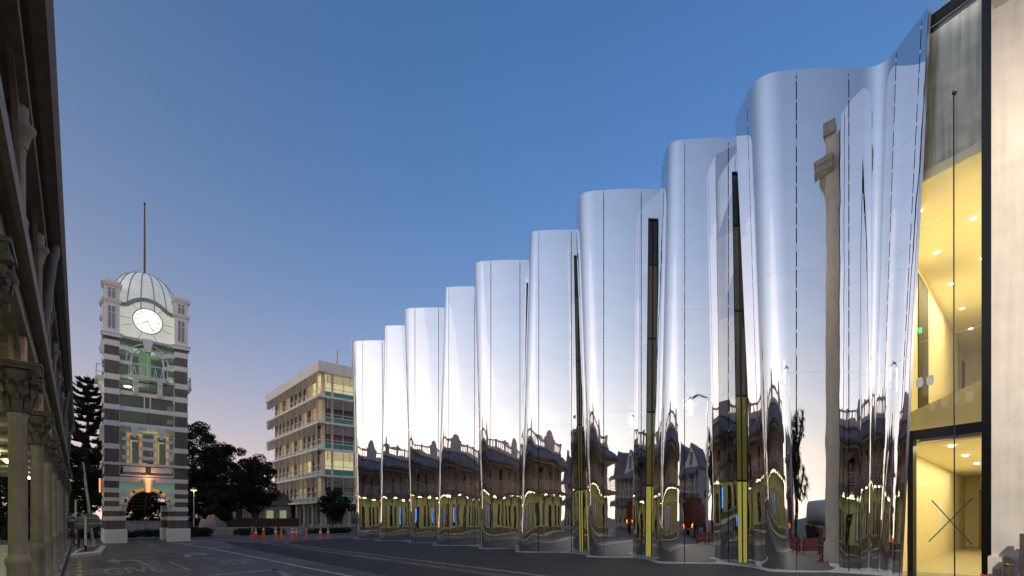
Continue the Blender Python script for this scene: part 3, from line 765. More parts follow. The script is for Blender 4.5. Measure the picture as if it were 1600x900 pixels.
# downpipes: from the gutter, slanting in to the columns
for y in (11.18, 24.5, 34.4):
    pts = [(-.33, y+.75, 6.5), (-.33, y+.75, 6.3), (-.36, y+.7, 6.15), (-.58, y+.3, 3.45), (-.62, y+.16, 3.1), (-.7, y+.02, 2.9), (-.72, y, 2.7), (-.72, y, .12)]
    MB().tube(pts, .07, 10).build('downpipe', 'pipe', hot)
MB().tube([(-.5, 26.98, .1), (-.5, 26.98, 6.4)], .055, 8).build('downpipe', 'pipe', hot)
# fluorescent tubes under the veranda
for i in range(0, 14):
    y = COLY[i]+1.6
    MB().box(-2.08, -1.97, y-(.6 if i > 4 else .25), y+(.6 if i > 4 else .25), 3.66, 3.7).build('light_fitting', 'tube_light', hot)
    l = lamp('veranda_light', 'AREA', (-2.02, y, 3.6), 1.9, (1, .95, .5), .15, size_y=1.4)
for y, z in ((10.2, 1.0), (16.5, 1.0)):
    MB().box(-3.46, -3.43, y, y+.25, z, z+1.6).build('lit_sign', 'blue_light', hot)
# ------------------------------------------------------------------ clock tower
mat('tower_brick', (.19, .155, .125), .85, .22, 9, .006, 18, grime=.3, streak=.25)
mat('tower_band', (.88, .81, .75), .6, .04, 5, .002, 30, streak=.06)
mat('tower_white', (.82, .8, .77), .6, .05, 4)
mat('clock_panel', (.72, .74, .64), .45, .04, 3, emit=(.85, .85, .66), es=.04)  # slight emission added to brighten the panel around the dial
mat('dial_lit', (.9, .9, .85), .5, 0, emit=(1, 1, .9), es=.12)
mat('dome_glass', (.74, .74, .7), .3, .12, 1.2, emit=(.72, .76, .66), es=.035)  # faint glow put into the dome to lift its brightness
mat('grey_metal', (.3, .31, .32), .4, .08, metal=.3)
mat('dark_metal', (.06, .06, .062), .45, .1)
mat('clock_black', (.02, .02, .02), .5, 0)
mat('amber_lit', (.8, .4, .05), .4, .15, 8, emit=(1, .42, .02), es=.045)
mat('red_glass', (.35, .04, .02), .3, .1, emit=(.6, .06, .02), es=.02)
mat('key_lit', (.9, .5, .3), .5, 0, emit=(1, .3, .09), es=.2)
mat('green_panel', (.3, .42, .34), .45, .08, emit=(.3, .55, .4), es=.02)
mat('green_lit', (.5, .6, .3), .4, .1, emit=(.6, .8, .4), es=.035)
mat('pale_lit', (.8, .8, .5), .5, .05, emit=(.9, .9, .45), es=.06)
mat('tower_inner', (.07, .085, .075), .7, .2, 2)
glass('tower_glass', (.62, .74, .68), 1.5)
TX0, TX1, TY0, TY1 = 1.14, 5.40, 38.6, 42.86
tow = thing('clock_tower', 'striped brick and pale stone clock tower with glazed dome, lit dial and flagpole', 'tower', ((TX0+TX1)/2, (TY0+TY1)/2, 0))
bands = [(12.52, 12.17), (11.6, 11.27), (10.45, 10.1), (9.55, 9.2), (8.57, 8.26), (7.57, 7.25), (6.15, 5.83), (4.11, 3.84), (3.42, 3.13), (2.83, 2.6), (2.27, 1.99), (1.66, 1.4)]
PW = .70
corners = [(TX0, TY0), (TX1-PW, TY0), (TX0, TY1-PW), (TX1-PW, TY1-PW)]
for (x, y) in corners:
    p = MB().box(x, x+PW, y, y+PW, .8, 12.75).build('brick_pier', 'tower_brick', tow)
    for z1, z0 in bands:
        MB().box(x-.025, x+PW+.025, y-.025, y+PW+.025, z0, z1).build('stone_band', 'tower_band', p)
    MB().box(x-.06, x+PW+.06, y-.06, y+PW+.06, 4.84, 5.01).build('string_course', 'tower_band', p)
    # belfry pier
    q = MB().cbox(x-.02, x+PW+.02, y-.02, y+PW+.02, 12.93, 16.2, .015).build('belfry_pier', 'tower_band', tow)
    for z, e, h in ((12.72, .1, .21), (14.85, .08, .12), (15.85, .09, .12)):
        MB().box(x-.02-e, x+PW+.02+e, y-.02-e, y+PW+.02+e, z, z+h).build('cornice', 'tower_white', q)
        MB().box(x-.02-e*1.5, x+PW+.02+e*1.5, y-.02-e*1.5, y+PW+.02+e*1.5, z+h, z+h+.05).build('cornice', 'tower_white', q)
    for j in range(9):
        MB().box(x+.02+j*.076, x+.065+j*.076, y-.03, y+.02, 16.05, 16.24).build('crenel', 'tower_band', q)
    # recessed lights in the belfry pier faces (front and street side)
    for z0, z1 in ((13.25, 14.6), (15.1, 15.7)):
        for fx in (x+.16, x+.36):
            MB().box(fx, fx+.15, y-.035, y-.02, z0, z1).build('window', 'grey_metal', q)
            f = MB().box(fx-.03, fx, y-.06, y-.02, z0-.03, z1+.03).box(fx+.15, fx+.18, y-.06, y-.02, z0-.03, z1+.03)
            f.box(fx, fx+.15, y-.06, y-.02, z1, z1+.03).box(fx, fx+.15, y-.06, y-.02, z0-.03, z0).box(fx, fx+.15, y-.05, y-.02, (z0+z1)/2+.2*(z1-z0), (z0+z1)/2+.2*(z1-z0)+.04)
            f.build('window_frame', 'tower_white', q)
            MB().box(x-.035, x-.02, y+fx-x, y+fx-x+.15, z0, z1).build('window', 'grey_metal', q)
    # tiled pedestal
    e = .05
    px0, px1 = (x-e, x+PW+.4) if x == TX0 else (x-.38, x+PW+.15)
    MB().cbox(px0, px1, y-.14, y+PW+.14, 0, .86, .05).build('pedestal', 'tower_band', tow)
    # inner pier beside the arch
    ix = x+PW if x == TX0 else x-.33
    ip = MB().box(ix, ix+.33, y+.25, y+PW, .8, 2.3).build('inner_pier', 'tower_brick', tow)
    for z0, z1 in ((1.4, 1.66), (1.99, 2.27)): MB().box(ix-.01, ix+.34, y+.23, y+PW+.01, z0, z1).build('stone_band', 'tower_band', ip)
    MB().box(ix-.02, ix+.36, y+.1, y+PW, 2.3, 2.42).build('impost', 'tower_white', ip)
FX0, FX1 = TX0+PW, TX1-PW            # bay between the piers: 1.84 .. 4.70
FC = (FX0+FX1)/2
def rotface(k):
    """four faces: rotate about the tower axis by k*90 degrees"""
    return Matrix.Translation(((TX0+TX1)/2, (TY0+TY1)/2, 0)) @ Matrix.Rotation(k*math.pi/2, 4, 'Z') @ Matrix.Translation((-(TX0+TX1)/2, -(TY0+TY1)/2, 0))
def face(b, name, m, k, parent=None):
    me = b.mesh(name)
    if k: me.transform(rotface(k))
    return put(name, me, m, parent or tow)
FACES = (0, 3, 1)                       # street front, west side, east side
for k in FACES:
    y = TY0+.16
    # --- clock panel with segmental top
    n = 20; hw = (FX1-FX0)/2
    top = []
    for i in range(n+1):
        a = i/n; xx = FX1-(FX1-FX0)*a; t = abs(xx-FC)
        z = 15.5-.62*(t/1.1)**2 if t < 1.1 else 14.88
        top.append((xx, z))
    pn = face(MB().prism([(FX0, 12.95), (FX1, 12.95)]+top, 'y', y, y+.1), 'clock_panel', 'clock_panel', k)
    b = MB()
    for i in range(n): b.bar((top[i][0], y-.02, top[i][1]+.03), (top[i+1][0], y-.02, top[i+1][1]+.03), .24, .09, up=(0, 1, 0))
    face(b, 'arched_cornice', 'grey_metal', k)
    b = MB()
    for a in (0, 52, 128, 180, 205, 335, 250, 290, 90):
        c, s_ = math.cos(R(a)), math.sin(R(a)); r0, r1 = .86, 1.38
        p = (FC+c*r0, y-.008, 14.16+s_*r0); q = (FC+c*r1, y-.008, 14.16+s_*min(r1, 1.22))
        b.bar(p, q, .018, .025)
    face(b, 'panel_joints', 'grey_metal', k, pn)
    # dial
    disc = [(FC+.74*math.cos(i*math.pi/20), 14.16+.76*math.sin(i*math.pi/20)) for i in range(40)]
    dl = face(MB().prism(disc, 'y', y-.07, y-.002), 'clock_dial', 'dial_lit', k)
    b = MB().tube([(FC+.77*math.cos(i*math.pi/20), y-.07, 14.16+.79*math.sin(i*math.pi/20)) for i in range(41)], .035, 6, cap=False)
    b.tube([(FC+.45*math.cos(i*math.pi/20), y-.078, 14.16+.46*math.sin(i*math.pi/20)) for i in range(41)], .008, 4, cap=False)
    face(b, 'dial_ring', 'grey_metal', k, dl)
    for i in range(12):
        a = R(i*30); c, s_ = math.sin(a), math.cos(a)
        face(MB().bar((FC+.5*c, y-.085, 14.16+.51*s_), (FC+.69*c, y-.085, 14.16+.7*s_), .02, .055 if i % 3 else .075, up=(0, 1, 0) if 0 else (0, 1, 0)), 'hour_mark', 'clock_black', k, dl)
    face(MB().bar((FC-.05, y-.1, 14.21), (FC+.27, y-.1, 13.58), .02, .045, up=(0, 1, 0)), 'minute_hand', 'clock_black', k, dl)
    face(MB().bar((FC+.05, y-.1, 14.2), (FC-.34, y-.1, 13.93), .02, .055, up=(0, 1, 0)), 'hour_hand', 'clock_black', k, dl)
    # cornice under the clock, hanging keystone, voussoirs
    face(MB().box(FX0, FX1, y-.14, y+.1, 12.8, 12.95).box(FX0, FX1, y-.2, y+.1, 12.88, 12.93), 'cornice', 'tower_white', k)
    face(MB().prism([(FC-.28, 12.95), (FC+.28, 12.95), (FC+.13, 12.15), (FC-.13, 12.15)], 'y', y-.3, y+.02), 'keystone', 'tower_white', k)
    for s in (-1, 1):
        face(MB().prism([(FC+s*.78, 12.1), (FC+s*1.05, 12.32), (FC+s*1.43, 12.32), (FC+s*1.43, 12.05), (FC+s*1.12, 12.05), (FC+s*.68, 11.85)], 'y', y-.16, y+.02), 'voussoir', 'tower_white', k)
        face(MB().box(min(FC+s*.8, FC+s*1.43), max(FC+s*.8, FC+s*1.43), y-.06, y+.02, 11.2, 11.42), 'glazing_band', 'tower_band', k)
    for r_, w in ((.83, .05), (1.08, .04)):
        pts = [(FC+r_*math.cos(i*math.pi/16), y-.02, 11.5+r_*1.08*math.sin(i*math.pi/16)) for i in range(17)]
        if r_ < 1: pts = [(FC+r_, y-.02, 10.6)]+pts+[(FC-r_, y-.02, 10.6)]
        face(MB().tube(pts, w, 6), 'arch_moulding', 'tower_white', k)
    # glazing panes between the bands
    for z0, z1 in ((10.6, 12.78), (9.62, 10.5), (8.62, 9.22), (7.62, 8.28), (4.3, 7.25)):
        for h in range(2):
            a0, a1 = (FX0+.03, FC-.02) if h == 0 else (FC+.02, FX1-.03)
            face(MB().box(a0, a1, y+.06, y+.075, z0, z1), 'glass_pane', 'tower_glass', k)
    for z0, z1 in ((10.32, 10.52), (9.3, 9.55), (8.3, 8.57), (7.28, 7.56)):
        face(MB().box(FX0, FX1, y-.02, y+.08, z0, z1), 'glazing_band', 'tower_band', k)
    face(MB().box(FX0, FX0+.04, y-.02, y+.08, 4.2, 10.4).box(FX1-.04, FX1, y-.02, y+.08, 4.2, 10.4), 'glazing_frame', 'tower_white', k)
    face(MB().box(FX0, FX1, y-.02, y+.08, 4.2, 4.3), 'glazing_frame', 'tower_white', k)
    face(MB().box(FC-.2, FC-.14, y-.03, y+.05, 8.57, 9.3).box(FC+.1, FC+.16, y-.03, y+.05, 8.57, 9.3), 'glazing_mullion', 'tower_band', k)
    # balcony on two consoles
    bl = face(MB().box(FC-.98, FC+.98, y-.5, y+.05, 10.3, 10.42).box(FC-1.04, FC+1.04, y-.56, y+.05, 10.42, 10.5), 'balcony', 'tower_white', k)
    for s in (-1, 1):
        face(MB().prism([(y, 9.35), (y-.12, 9.35), (y-.2, 9.55), (y-.3, 9.95), (y-.42, 10.15), (y-.42, 10.3), (y, 10.3)], 'x', FC+s*.62-.13, FC+s*.62+.13), 'console', 'tower_white', k, bl)
    b = MB().bar((FC-.98, y-.5, 11.2), (FC+.98, y-.5, 11.2), .05).bar((FC-.98, y-.5, 11.2), (FC-.98, y, 11.2), .05).bar((FC+.98, y-.5, 11.2), (FC+.98, y, 11.2), .05)
    for i in range(12):
        xx = FC-.98+i*1.96/11
        b.bar((xx, y-.5, 10.5), (xx+(.1 if i % 2 else -.1)*(0 < i < 11), y-.5, 11.2), .03)
    face(b, 'railing', 'tower_white', k, bl)
    # the double window with interlaced white frames
    for wx in (FC-1.12, FC+.28):
        ww = .87
        fr = face(MB().box(wx, wx+.07, y-.12, y+.0, 4.9, 6.98).box(wx+ww-.07, wx+ww, y-.12, y, 4.9, 6.98).box(wx+.07, wx+ww-.07, y-.12, y, 6.9, 6.98).box(wx+.18, wx+.23, y-.1, y, 4.9, 6.75).box(wx+ww-.23, wx+ww-.18, y-.1, y, 4.9, 6.75), 'window_frame', 'tower_white', k)
        face(MB().box(wx+.08, wx+.17, y-.06, y-.03, 4.95, 6.88), 'amber_strip', 'amber_lit', k, fr)
        face(MB().box(wx+ww-.17, wx+ww-.08, y-.06, y-.03, 4.95, 6.88), 'amber_strip', 'amber_lit', k, fr)
        face(MB().box(wx+.17, wx+ww-.17, y-.06, y-.03, 6.78, 6.89), 'amber_strip', 'amber_lit', k, fr)
        face(MB().box(wx+.25, wx+.33, y+.09, y+.1, 5.0, 6.5).box(wx+.33, wx+ww-.25, y+.09, y+.1, 6.4, 6.48), 'inner_frame', 'pale_lit', k, fr)
        face(MB().prism([(wx+ww/2-.22, 7.4), (wx+ww/2+.22, 7.4), (wx+ww/2+.07, 6.62), (wx+ww/2-.07, 6.62)], 'y', y-.34, y), 'keystone', 'tower_white', k)
        face(MB().box(wx-.12, wx+ww+.12, y-.14, y, 4.46, 4.8), 'sill', 'tower_white', k)
    for z in (5.25, 5.85, 6.4):
        for a0, a1 in ((FC-1.3, FC-.9), (FC-.42, FC+.42), (FC+.9, FC+1.3)):
            face(MB().box(a0, a1, y-.17, y-.11, z, z+.22), 'interlaced_block', 'tower_white', k)
    face(MB().box(TX0-.1, TX1+.1, TY0-.12, TY0+.02, 4.86, 5.0), 'sill_course', 'tower_white', k)
    face(MB().box(FX0, FX1, y-.1, y+.05, 7.3, 7.42), 'string_course', 'tower_white', k)
    # base arch
    face(MB().box(FX0, FX1, y-.18, y+.35, 3.82, 4.12), 'lintel', 'tower_band', k)
    n = 24; ro, ri = 1.3, 1.07; zc = 2.15
    for i in range(2):                   # green spandrels
        s = (-1, 1)[i]
        arcp = [(FC+s*ro*math.sin(t*math.pi/2/12), zc+ro*1.05*math.cos(t*math.pi/2/12)) for t in range(13)]
        face(MB().prism(arcp+[(FC+s*1.43, zc), (FC+s*1.43, 3.82), (FC, 3.82)], 'y', y+.0, y+.12), 'spandrel', 'green_panel', k)
        for (a0, a1, m_) in ((8, 30, 'amber_lit'), (38, 62, 'amber_lit'), (72, 82, 'red_glass')):
            seg = [(a0+(a1-a0)*t/6) for t in range(7)]
            poly = [(FC+s*(ro-.02)*math.sin(R(t)), zc+(ro-.02)*1.05*math.cos(R(t))) for t in seg]+[(FC+s*(ri+.07)*math.sin(R(t)), zc+(ri+.07)*1.05*math.cos(R(t))) for t in reversed(seg)]
            face(MB().prism(poly, 'y', y-.1, y+.1), 'arch_light', m_, k)
        face(MB().prism([(FC+s*.78, zc+.72), (FC+s*1.02, zc+1.12), (FC+s*1.43, zc+1.12), (FC+s*1.43, zc+.9), (FC+s*1.2, zc+.9), (FC+s*.95, zc+.62)], 'y', y-.16, y+.12), 'voussoir', 'tower_white', k)
        face(MB().prism([(FC+s*1.0, zc+.2), (FC+s*1.05, zc+.36), (FC+s*1.43, zc+.48), (FC+s*1.43, zc+.28)], 'y', y-.16, y+.12), 'voussoir', 'tower_white', k)
    arcs = [(FC+(ri+.03)*math.cos(i*math.pi/n), y-.04, zc+(ri+.03)*1.05*math.sin(i*math.pi/n)) for i in range(n+1)]
    face(MB().tube(arcs, .055, 6), 'arch_moulding', 'tower_white', k)
    face(MB().prism([(FC-.13, 4.1), (FC+.13, 4.1), (FC+.08, 3.2), (FC-.08, 3.2)], 'y', y-.36, y-.3), 'keystone_light', 'key_lit', k)
    face(MB().prism([(FC-.27, 4.06), (FC+.27, 4.06), (FC+.15, 3.2), (FC-.15, 3.2)], 'y', y-.3, y+.1), 'keystone', 'tower_white', k)
MB().box(TX0+.5, TX1-.5, TY1-.55, TY1-.45, 4.2, 14.7).build('dark_backing', 'tower_inner', tow)  # dark sheet added to stand for the dim interior behind the glazing
MB().box(TX0+.1, TX1-.1, TY0+.5, TY1-.1, 14.66, 14.74).build('belfry_floor', 'concrete', tow)
# floors and stairs inside
for z in (4.15, 7.3, 10.2, 12.7):
    MB().box(TX0+.3, TX1-.3, TY0+.35, TY1-.35, z, z+.1).build('inner_floor', 'concrete', tow)
MB().box(FC-.35, FC+.25, 39.7, 40.3, 10.55, 12.5).build('lit_column', 'green_lit', tow)
for j in range(2):
    b = MB()
    z0 = (4.4, 7.4)[j]
    for i in range(12):
        x = FX0+.2+i*.2; xx = x if j else FX1-.2-i*.2
        b.box(xx, xx+.22, 40+j*.8, 40.7+j*.8, z0+i*.22, z0+i*.22+.05)
    b.bar((FX0+.2 if j else FX1, 40+j*.8, z0), (FX1 if j else FX0+.2, 40+j*.8, z0+2.6), .08, .25)
    b.build('stair_flight', 'dark_metal', tow)
b = MB()
for i in range(9): b.box(FC-1.0+i*.0, FC+.1, 39.6+i*.24, 39.85+i*.24, 3.9-i*.22, 3.95-i*.22)
b.bar((FC-1.0, 39.5, 4.0), (FC-1.0, 41.8, 1.9), .08, .25).bar((FC+.1, 39.5, 4.0), (FC+.1, 41.8, 1.9), .08, .25)
b.build('stair_flight', 'dark_metal', tow)
MB().box(2.1, 2.5, 39.4, 39.9, 9.98, 10.05).build('ceiling_light', 'pale_lit', tow)
lamp('tower_light', 'POINT', (FC, 40.6, 11.9), 9, (.95, 1, .8), .2)
lamp('tower_light', 'POINT', (FC-.9, 39.6, 9.9), 7, (.95, 1, .7), .1)
lamp('tower_light', 'POINT', (FC+.4, 40.4, 6.6), 6, (1, .9, .55), .2)
lamp('tower_light', 'POINT', (FC, TY0-.35, 4.3), 1.2, (1, .4, .15), .08)
lamp('tower_belfry_light', 'POINT', (FC, 40.7, 14.4), 8, (.95, 1, .88), .3)
# glazed dome with ribs
dc = ((TX0+TX1)/2, (TY0+TY1)/2, 14.75); rd = 2.02
prof = [(rd*max(0, math.cos(t*math.pi/2/12))**.82, 3.1*math.sin(t*math.pi/2/12)) for t in range(13)]
prof[-1] = (.02, 3.1)
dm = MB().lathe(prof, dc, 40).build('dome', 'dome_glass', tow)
for i in range(18):
    a = i*math.pi/9
    MB().tube([(dc[0]+(p[0]+.015)*math.cos(a), dc[1]+(p[0]+.015)*math.sin(a), dc[2]+p[1]+.01) for p in prof], .028, 5).build('rib', 'grey_metal', dm)
MB().tube([(dc[0]+1.55*math.cos(i*math.pi/20), dc[1]+1.55*math.sin(i*math.pi/20), dc[2]+2.12) for i in range(41)], .012, 4, cap=False).build('rib_ring', 'grey_metal', dm)
MB().tube([(dc[0], dc[1], 17.8), (dc[0], dc[1], 20), (dc[0], dc[1], 22.7)], [.06, .05, .04], 8).build('flagpole', 'rust', tow)
MB().lathe([(.07, 0), (.07, .05)], (dc[0], dc[1], 22.7), 8).build('flagpole_cap', 'dark_metal', tow)
# ------------------------------------------------------------------ five storey office block with sun louvres
mat('office_white', (.82, .76, .7), .7, .06, 2, streak=.15)
mat('office_cream', (.72, .6, .42), .7, .1, 3)
mat('office_teal', (.05, .28, .23), .5, .12, 3)
mat('office_teal2', (.2, .42, .3), .5, .12, 3)
mat('louvre', (.6, .53, .43), .6, .15, 4)
mat('office_glass', (.03, .035, .04), .06, 0, spec=.7)
mat('office_lit', (.5, .45, .25), .4, .25, 2.2, emit=(1, .9, .5), es=.055)
mat('office_dim', (.3, .25, .15), .3, .3, 1.7, emit=(1, .75, .35), es=.022)
mat('office_concrete', (.55, .45, .36), .8, .12, 2, streak=.15)
mat('plant_box', (.06, .075, .08), .6, .1)
OX, OY = 24.1, 64.7                      # wall plane of the near corner; slabs overhang .9
off = thing('office_building', 'five storey office block with teal spandrels, sun louvres and lit windows', 'building', (OX, OY, 0))
OXE, OYE = 46.0, 85.5
zs = [3.55, 7.05, 10.56, 14.04, 17.47]   # slab tops
for i, z in enumerate(zs):
    MB().box(OX-.9, OXE, OY-.9, OYE+2, z-.06, z+.19).build('floor_slab', 'office_white', off)
MB().box(OX-.9, OXE, OY-.9, OYE+2.4, 20.75, 22.1).build('roof_fascia', 'office_white', off)
MB().box(OX-.6, OXE, OY-.6, OYE, 22.1, 22.2).build('roof', 'plant_box', off)
MB().box(OX+.25, OXE, OY+.25, OYE, 3.5, 20.8).build('core', 'seam_dark', off)
rw = random.Random(3)
lit_right = {0: [2], 1: [0, 1, 2, 3], 4: [0, 1, 2, 3]}
for f, z in enumerate(zs):
    zb = z+.19; zt = (zs[f+1]-.06) if f < 4 else 20.75
    H_ = zt-zb
    # west face (along Y): 12 narrow bays
    nb_ = 11; bw = (OYE-OY-.3)/nb_
    for i in range(nb_+1):
        y = OY+.15+i*bw
        MB().box(OX-.12, OX+.25, y-.13, y+.13, zb, zt).build('mullion', 'office_cream', off)
        if i == nb_: break
        MB().box(OX, OX+.1, y+.13, y+bw-.13, zb, zb+.62).build('spandrel', 'office_teal2', off)
        m_ = 'office_lit' if (f == 4 and i in (0, 1)) or (f == 1 and i < 4 and rw.random() < .6) else ('office_dim' if rw.random() < .35 else 'office_glass')
        w = MB().box(OX+.08, OX+.12, y+.13, y+bw-.13, zb+.62, zt).build('window', m_, off)
        MB().box(OX-.0, OX+.08, y+.13, y+bw-.13, zb+.62, zb+.7).box(OX, OX+.08, y+.13, y+bw-.13, zb+1.35, zb+1.42).box(OX, OX+.08, y+bw/2-.03, y+bw/2+.03, zb+.7, zb+1.35).build('frame', 'office_white', w)
        if rw.random() < .55: MB().box(OX-.05, OX+.07, y+.3, y+.75, zb+.72, zb+1.05).build('blind', 'office_white', w)
    # south face (along X): wide bays
    bx = 3.1
    for i in range(7):
        x = OX+.15+1.1+(i-1)*bx if i else OX+.15
        x1 = OX+.15+1.1+i*bx if i else OX+1.25
        MB().box(x-.13, x+.13, OY-.14, OY+.25, zb, zt).build('mullion', 'office_cream', off)
        MB().box(x+.13, x1-.13, OY, OY+.1, zb, zb+.78).build('spandrel', 'office_teal', off)
        lit = f in lit_right and i in lit_right[f] and not (f == 0 and i == 0)
        w = MB().box(x+.13, x1-.13, OY+.08, OY+.12, zb+.78, zt).build('window', 'office_lit' if lit else ('office_dim' if rw.random() < .2 else 'office_glass'), off)
        fr = MB().box(x+.13, x1-.13, OY, OY+.08, zb+.78, zb+.86).box(x+.13, x1-.13, OY, OY+.08, zb+1.2, zb+1.27)
        if i: fr.box((x+x1)/2-.04, (x+x1)/2+.04, OY, OY+.08, zb+.86, zt)
        fr.build('frame', 'office_white', w)
        if lit: MB().box(x+.4, x1-.3, OY+.03, OY+.07, zb+2.0, zb+2.1).build('ceiling_tube', 'pale_lit', w)
    # louvres hung from the slab above
    for j in range(8):
        zz = zt-.12-j*.165
        MB().add([(OX-.95, OY-.3, zz), (OX-.80, OY-.3, zz-.05), (OX-.80, OYE+1.2, zz-.05), (OX-.95, OYE+1.2, zz), (OX-.95, OY-.3, zz+.025), (OX-.80, OY-.3, zz-.025), (OX-.80, OYE+1.2, zz-.025), (OX-.95, OYE+1.2, zz+.025)],
                 [(0, 1, 2, 3), (7, 6, 5, 4), (0, 4, 5, 1), (1, 5, 6, 2), (2, 6, 7, 3), (3, 7, 4, 0)]).build('louvre', 'louvre', off)
        MB().box(OX+.2, OXE-1, OY-.92, OY-.78, zz-.03, zz+.02).build('louvre', 'louvre', off)
    for i in range(9):
        MB().box(OX-.93, OX-.84, OY-.2+i*2.6, OY-.14+i*2.6, zt-1.4, zt).build('louvre_hanger', 'louvre', off)
    for i in range(7):
        MB().box(OX+.3+i*3.1, OX+.36+i*3.1, OY-.77, OY-.72, zt-1.4, zt).build('louvre_hanger', 'louvre', off)
    for i in range(4):                     # fins at the far end
        MB().box(OX-.85+i*.3, OX-.8+i*.3, OYE+1.6, OYE+1.9, zt-1.1, zt-.06).build('fin', 'louvre', off)
# ground floor
MB().box(OX+.6, OXE, OY+1.2, OYE, .0, 3.49).build('ground_wall', 'office_concrete', off)
for i in range(7):
    y = OY+.3+i*3.3
    MB().box(OX-.1, OX+.35, y-.25, y+.25, 0, 3.49).build('column', 'office_concrete', off)
    if i < 6:
        w = MB().box(OX+.52, OX+.6, y+.5, y+2.8, .75, 3.1).build('window', 'office_glass', off)
        q = MB()
        for j in range(7): q.box(OX+.44, OX+.52, y+.5+j*.37, y+.58+j*.37, .75, 3.1)
        q.box(OX+.45, OX+.515, y+.5, y+2.8, 1.6, 1.75).build('frame', 'office_teal', w)
for i in range(6):
    x = OX+.3+i*3.3
    MB().box(x-.25, x+.25, OY-.1, OY+.35, 0, 3.49).build('column', 'office_concrete', off)
    w = MB().box(x+.5, x+2.8, OY+1.12, OY+1.2, .75, 3.1).build('window', 'office_glass', off)
    q = MB()
    for j in range(7): q.box(x+.5+j*.37, x+.58+j*.37, OY+1.04, OY+1.12, .75, 3.1)
    q.box(x+.5, x+2.8, OY+1.05, OY+1.115, 1.6, 1.75).build('frame', 'office_teal', w)
# roof plant and aerials
MB().box(OX+7.5, OX+16, OY+1.8, OY+8, 22.2, 24.4).build('plant_room', 'plant_box', off)
for x, y, h in ((OX+2.4, OY+1.2, 24.6), (OX+4.8, OY+1.6, 26.6)):
    MB().tube([(x, y, 22.2), (x, y, h)], .09, 8).box(x-.1, x+.1, y-.16, y+.16, h-1.6, h+.2).build('aerial', 'office_white', off)
# ------------------------------------------------------------------ trees and shrubs
def leaf_mat(name, col, var=.45):
    m = mat(name, col, .7, var, 1.3, spec=.12); return m
leaf_mat('leaf_dark', (.022, .025, .012)); leaf_mat('leaf_mid', (.034, .038, .016)); leaf_mat('leaf_pine', (.02, .025, .016)); leaf_mat('leaf_palm', (.05, .055, .03)); leaf_mat('leaf_hedge', (.04, .06, .02))
mat('bark', (.06, .048, .04), .9, .3, 6, .01, 20)
mat('stone_grey', (.25, .21, .18), .9, .2, 2, .02, 5)
def leaves(cent, n, size, r, flat=.7):
    """n leaf quads in clumps around the centres (x,y,z,rad)"""
    V = []; F = []
    for (cx, cy, cz, cr) in cent:
        for _ in range(n):
            while True:
                a, b, c = r.uniform(-1, 1), r.uniform(-1, 1), r.uniform(-1, 1)
                q = a*a+b*b+c*c
                if .12 < q < 1: break
            x, y, z = cx+a*cr, cy+b*cr, cz+c*cr*flat
            s = size*r.uniform(.6, 1.3)
            u = Vector((r.uniform(-1, 1), r.uniform(-1, 1), r.uniform(-.6, .6))).normalized()
            w = u.cross(Vector((r.uniform(-1, 1), r.uniform(-1, 1), r.uniform(-1, 1)))).normalized()
            p = Vector((x, y, z)); k = len(V)
            V += [p-u*s, p+w*s*.45, p+u*s, p-w*s*.45]; F.append((k, k+1, k+2, k+3))
    b = MB(); b.add(V, F); return b
def tree(name, label, x, y, h, rad, seed, m='leaf_dark', n=300, size=.13, stems=1, base=.25, group=None, clumps=60, flat=.75):
    r = random.Random(seed)
    t = thing(name, label, 'tree', (x, y, 0), group=group)
    tr = MB(); cl = []
    zc = h*(base+1)/2; rz = h*(1-base)/2
    for s in range(stems):
        a0 = r.uniform(0, 6.28); lean = .12*h if stems > 1 else .03*h
        p = [Vector((x+.25*s*math.cos(a0), y+.25*s*math.sin(a0), 0))]
        for i in range(1, 6):
            p.append(Vector((x+math.cos(a0)*lean*i/5+r.uniform(-.15, .15), y+math.sin(a0)*lean*i/5+r.uniform(-.15, .15), h*.6*i/5)))
        rr = h*.022+.05
        tr.tube(p, [rr*(1-.12*i) for i in range(6)], 8)
        for j in range(9):
            q = p[2+j % 4]; a = r.uniform(0, 6.28); L_ = rad*r.uniform(.5, .95)
            e = q+Vector((math.cos(a)*L_, math.sin(a)*L_, r.uniform(.15, .45)*h*.6))
            mid = (q+e)/2+Vector((0, 0, .12*L_))
            tr.tube([q, mid, e], [rr*.5, rr*.32, rr*.1], 6)
    for i in range(clumps):
        while True:
            a, b, c = r.uniform(-1, 1), r.uniform(-1, 1), r.uniform(-1, 1)
            q = a*a+b*b+c*c
            if q < 1 and (q > .35 or r.random() < .3): break
        k = r.uniform(.85, 1.08)
        cl.append((x+a*rad*k, y+b*rad*k, zc+c*rz*k, rad*r.uniform(.15, .32)))
    tr.build('trunk', 'bark', t)
    leaves(cl, n, size, r, flat).build('crown', m, t)
    return t
tree('broadleaf_tree', 'tall dark broadleaf tree directly right of the clock tower, behind the street lamp', 9.6, 66, 12.6, 3.6, 1, n=330, clumps=80)
tree('broadleaf_tree', 'round dark tree, middle one of three between clock tower and office block', 13.6, 66.5, 10.3, 3.5, 2, n=330, clumps=80)
tree('broadleaf_tree', 'many stemmed round tree beside the office block, rightmost of three', 14.9, 60, 8.4, 2.4, 3, n=240, stems=4, base=.3, clumps=80)
tree('broadleaf_tree', 'low dark spreading tree beneath the tall tree right of the clock tower', 9.8, 58, 5.4, 3.0, 4, n=280, base=.2)
tree('broadleaf_tree', 'dark mass of tree under the tall pine left of the clock tower', -1.0, 58, 8.6, 3.2, 5, 'leaf_mid', n=330, clumps=80, base=.05)
tree('broadleaf_tree', 'dark tree growing behind the base arch of the clock tower', 4.3, 60, 7.2, 3.0, 6, n=280, base=.15)
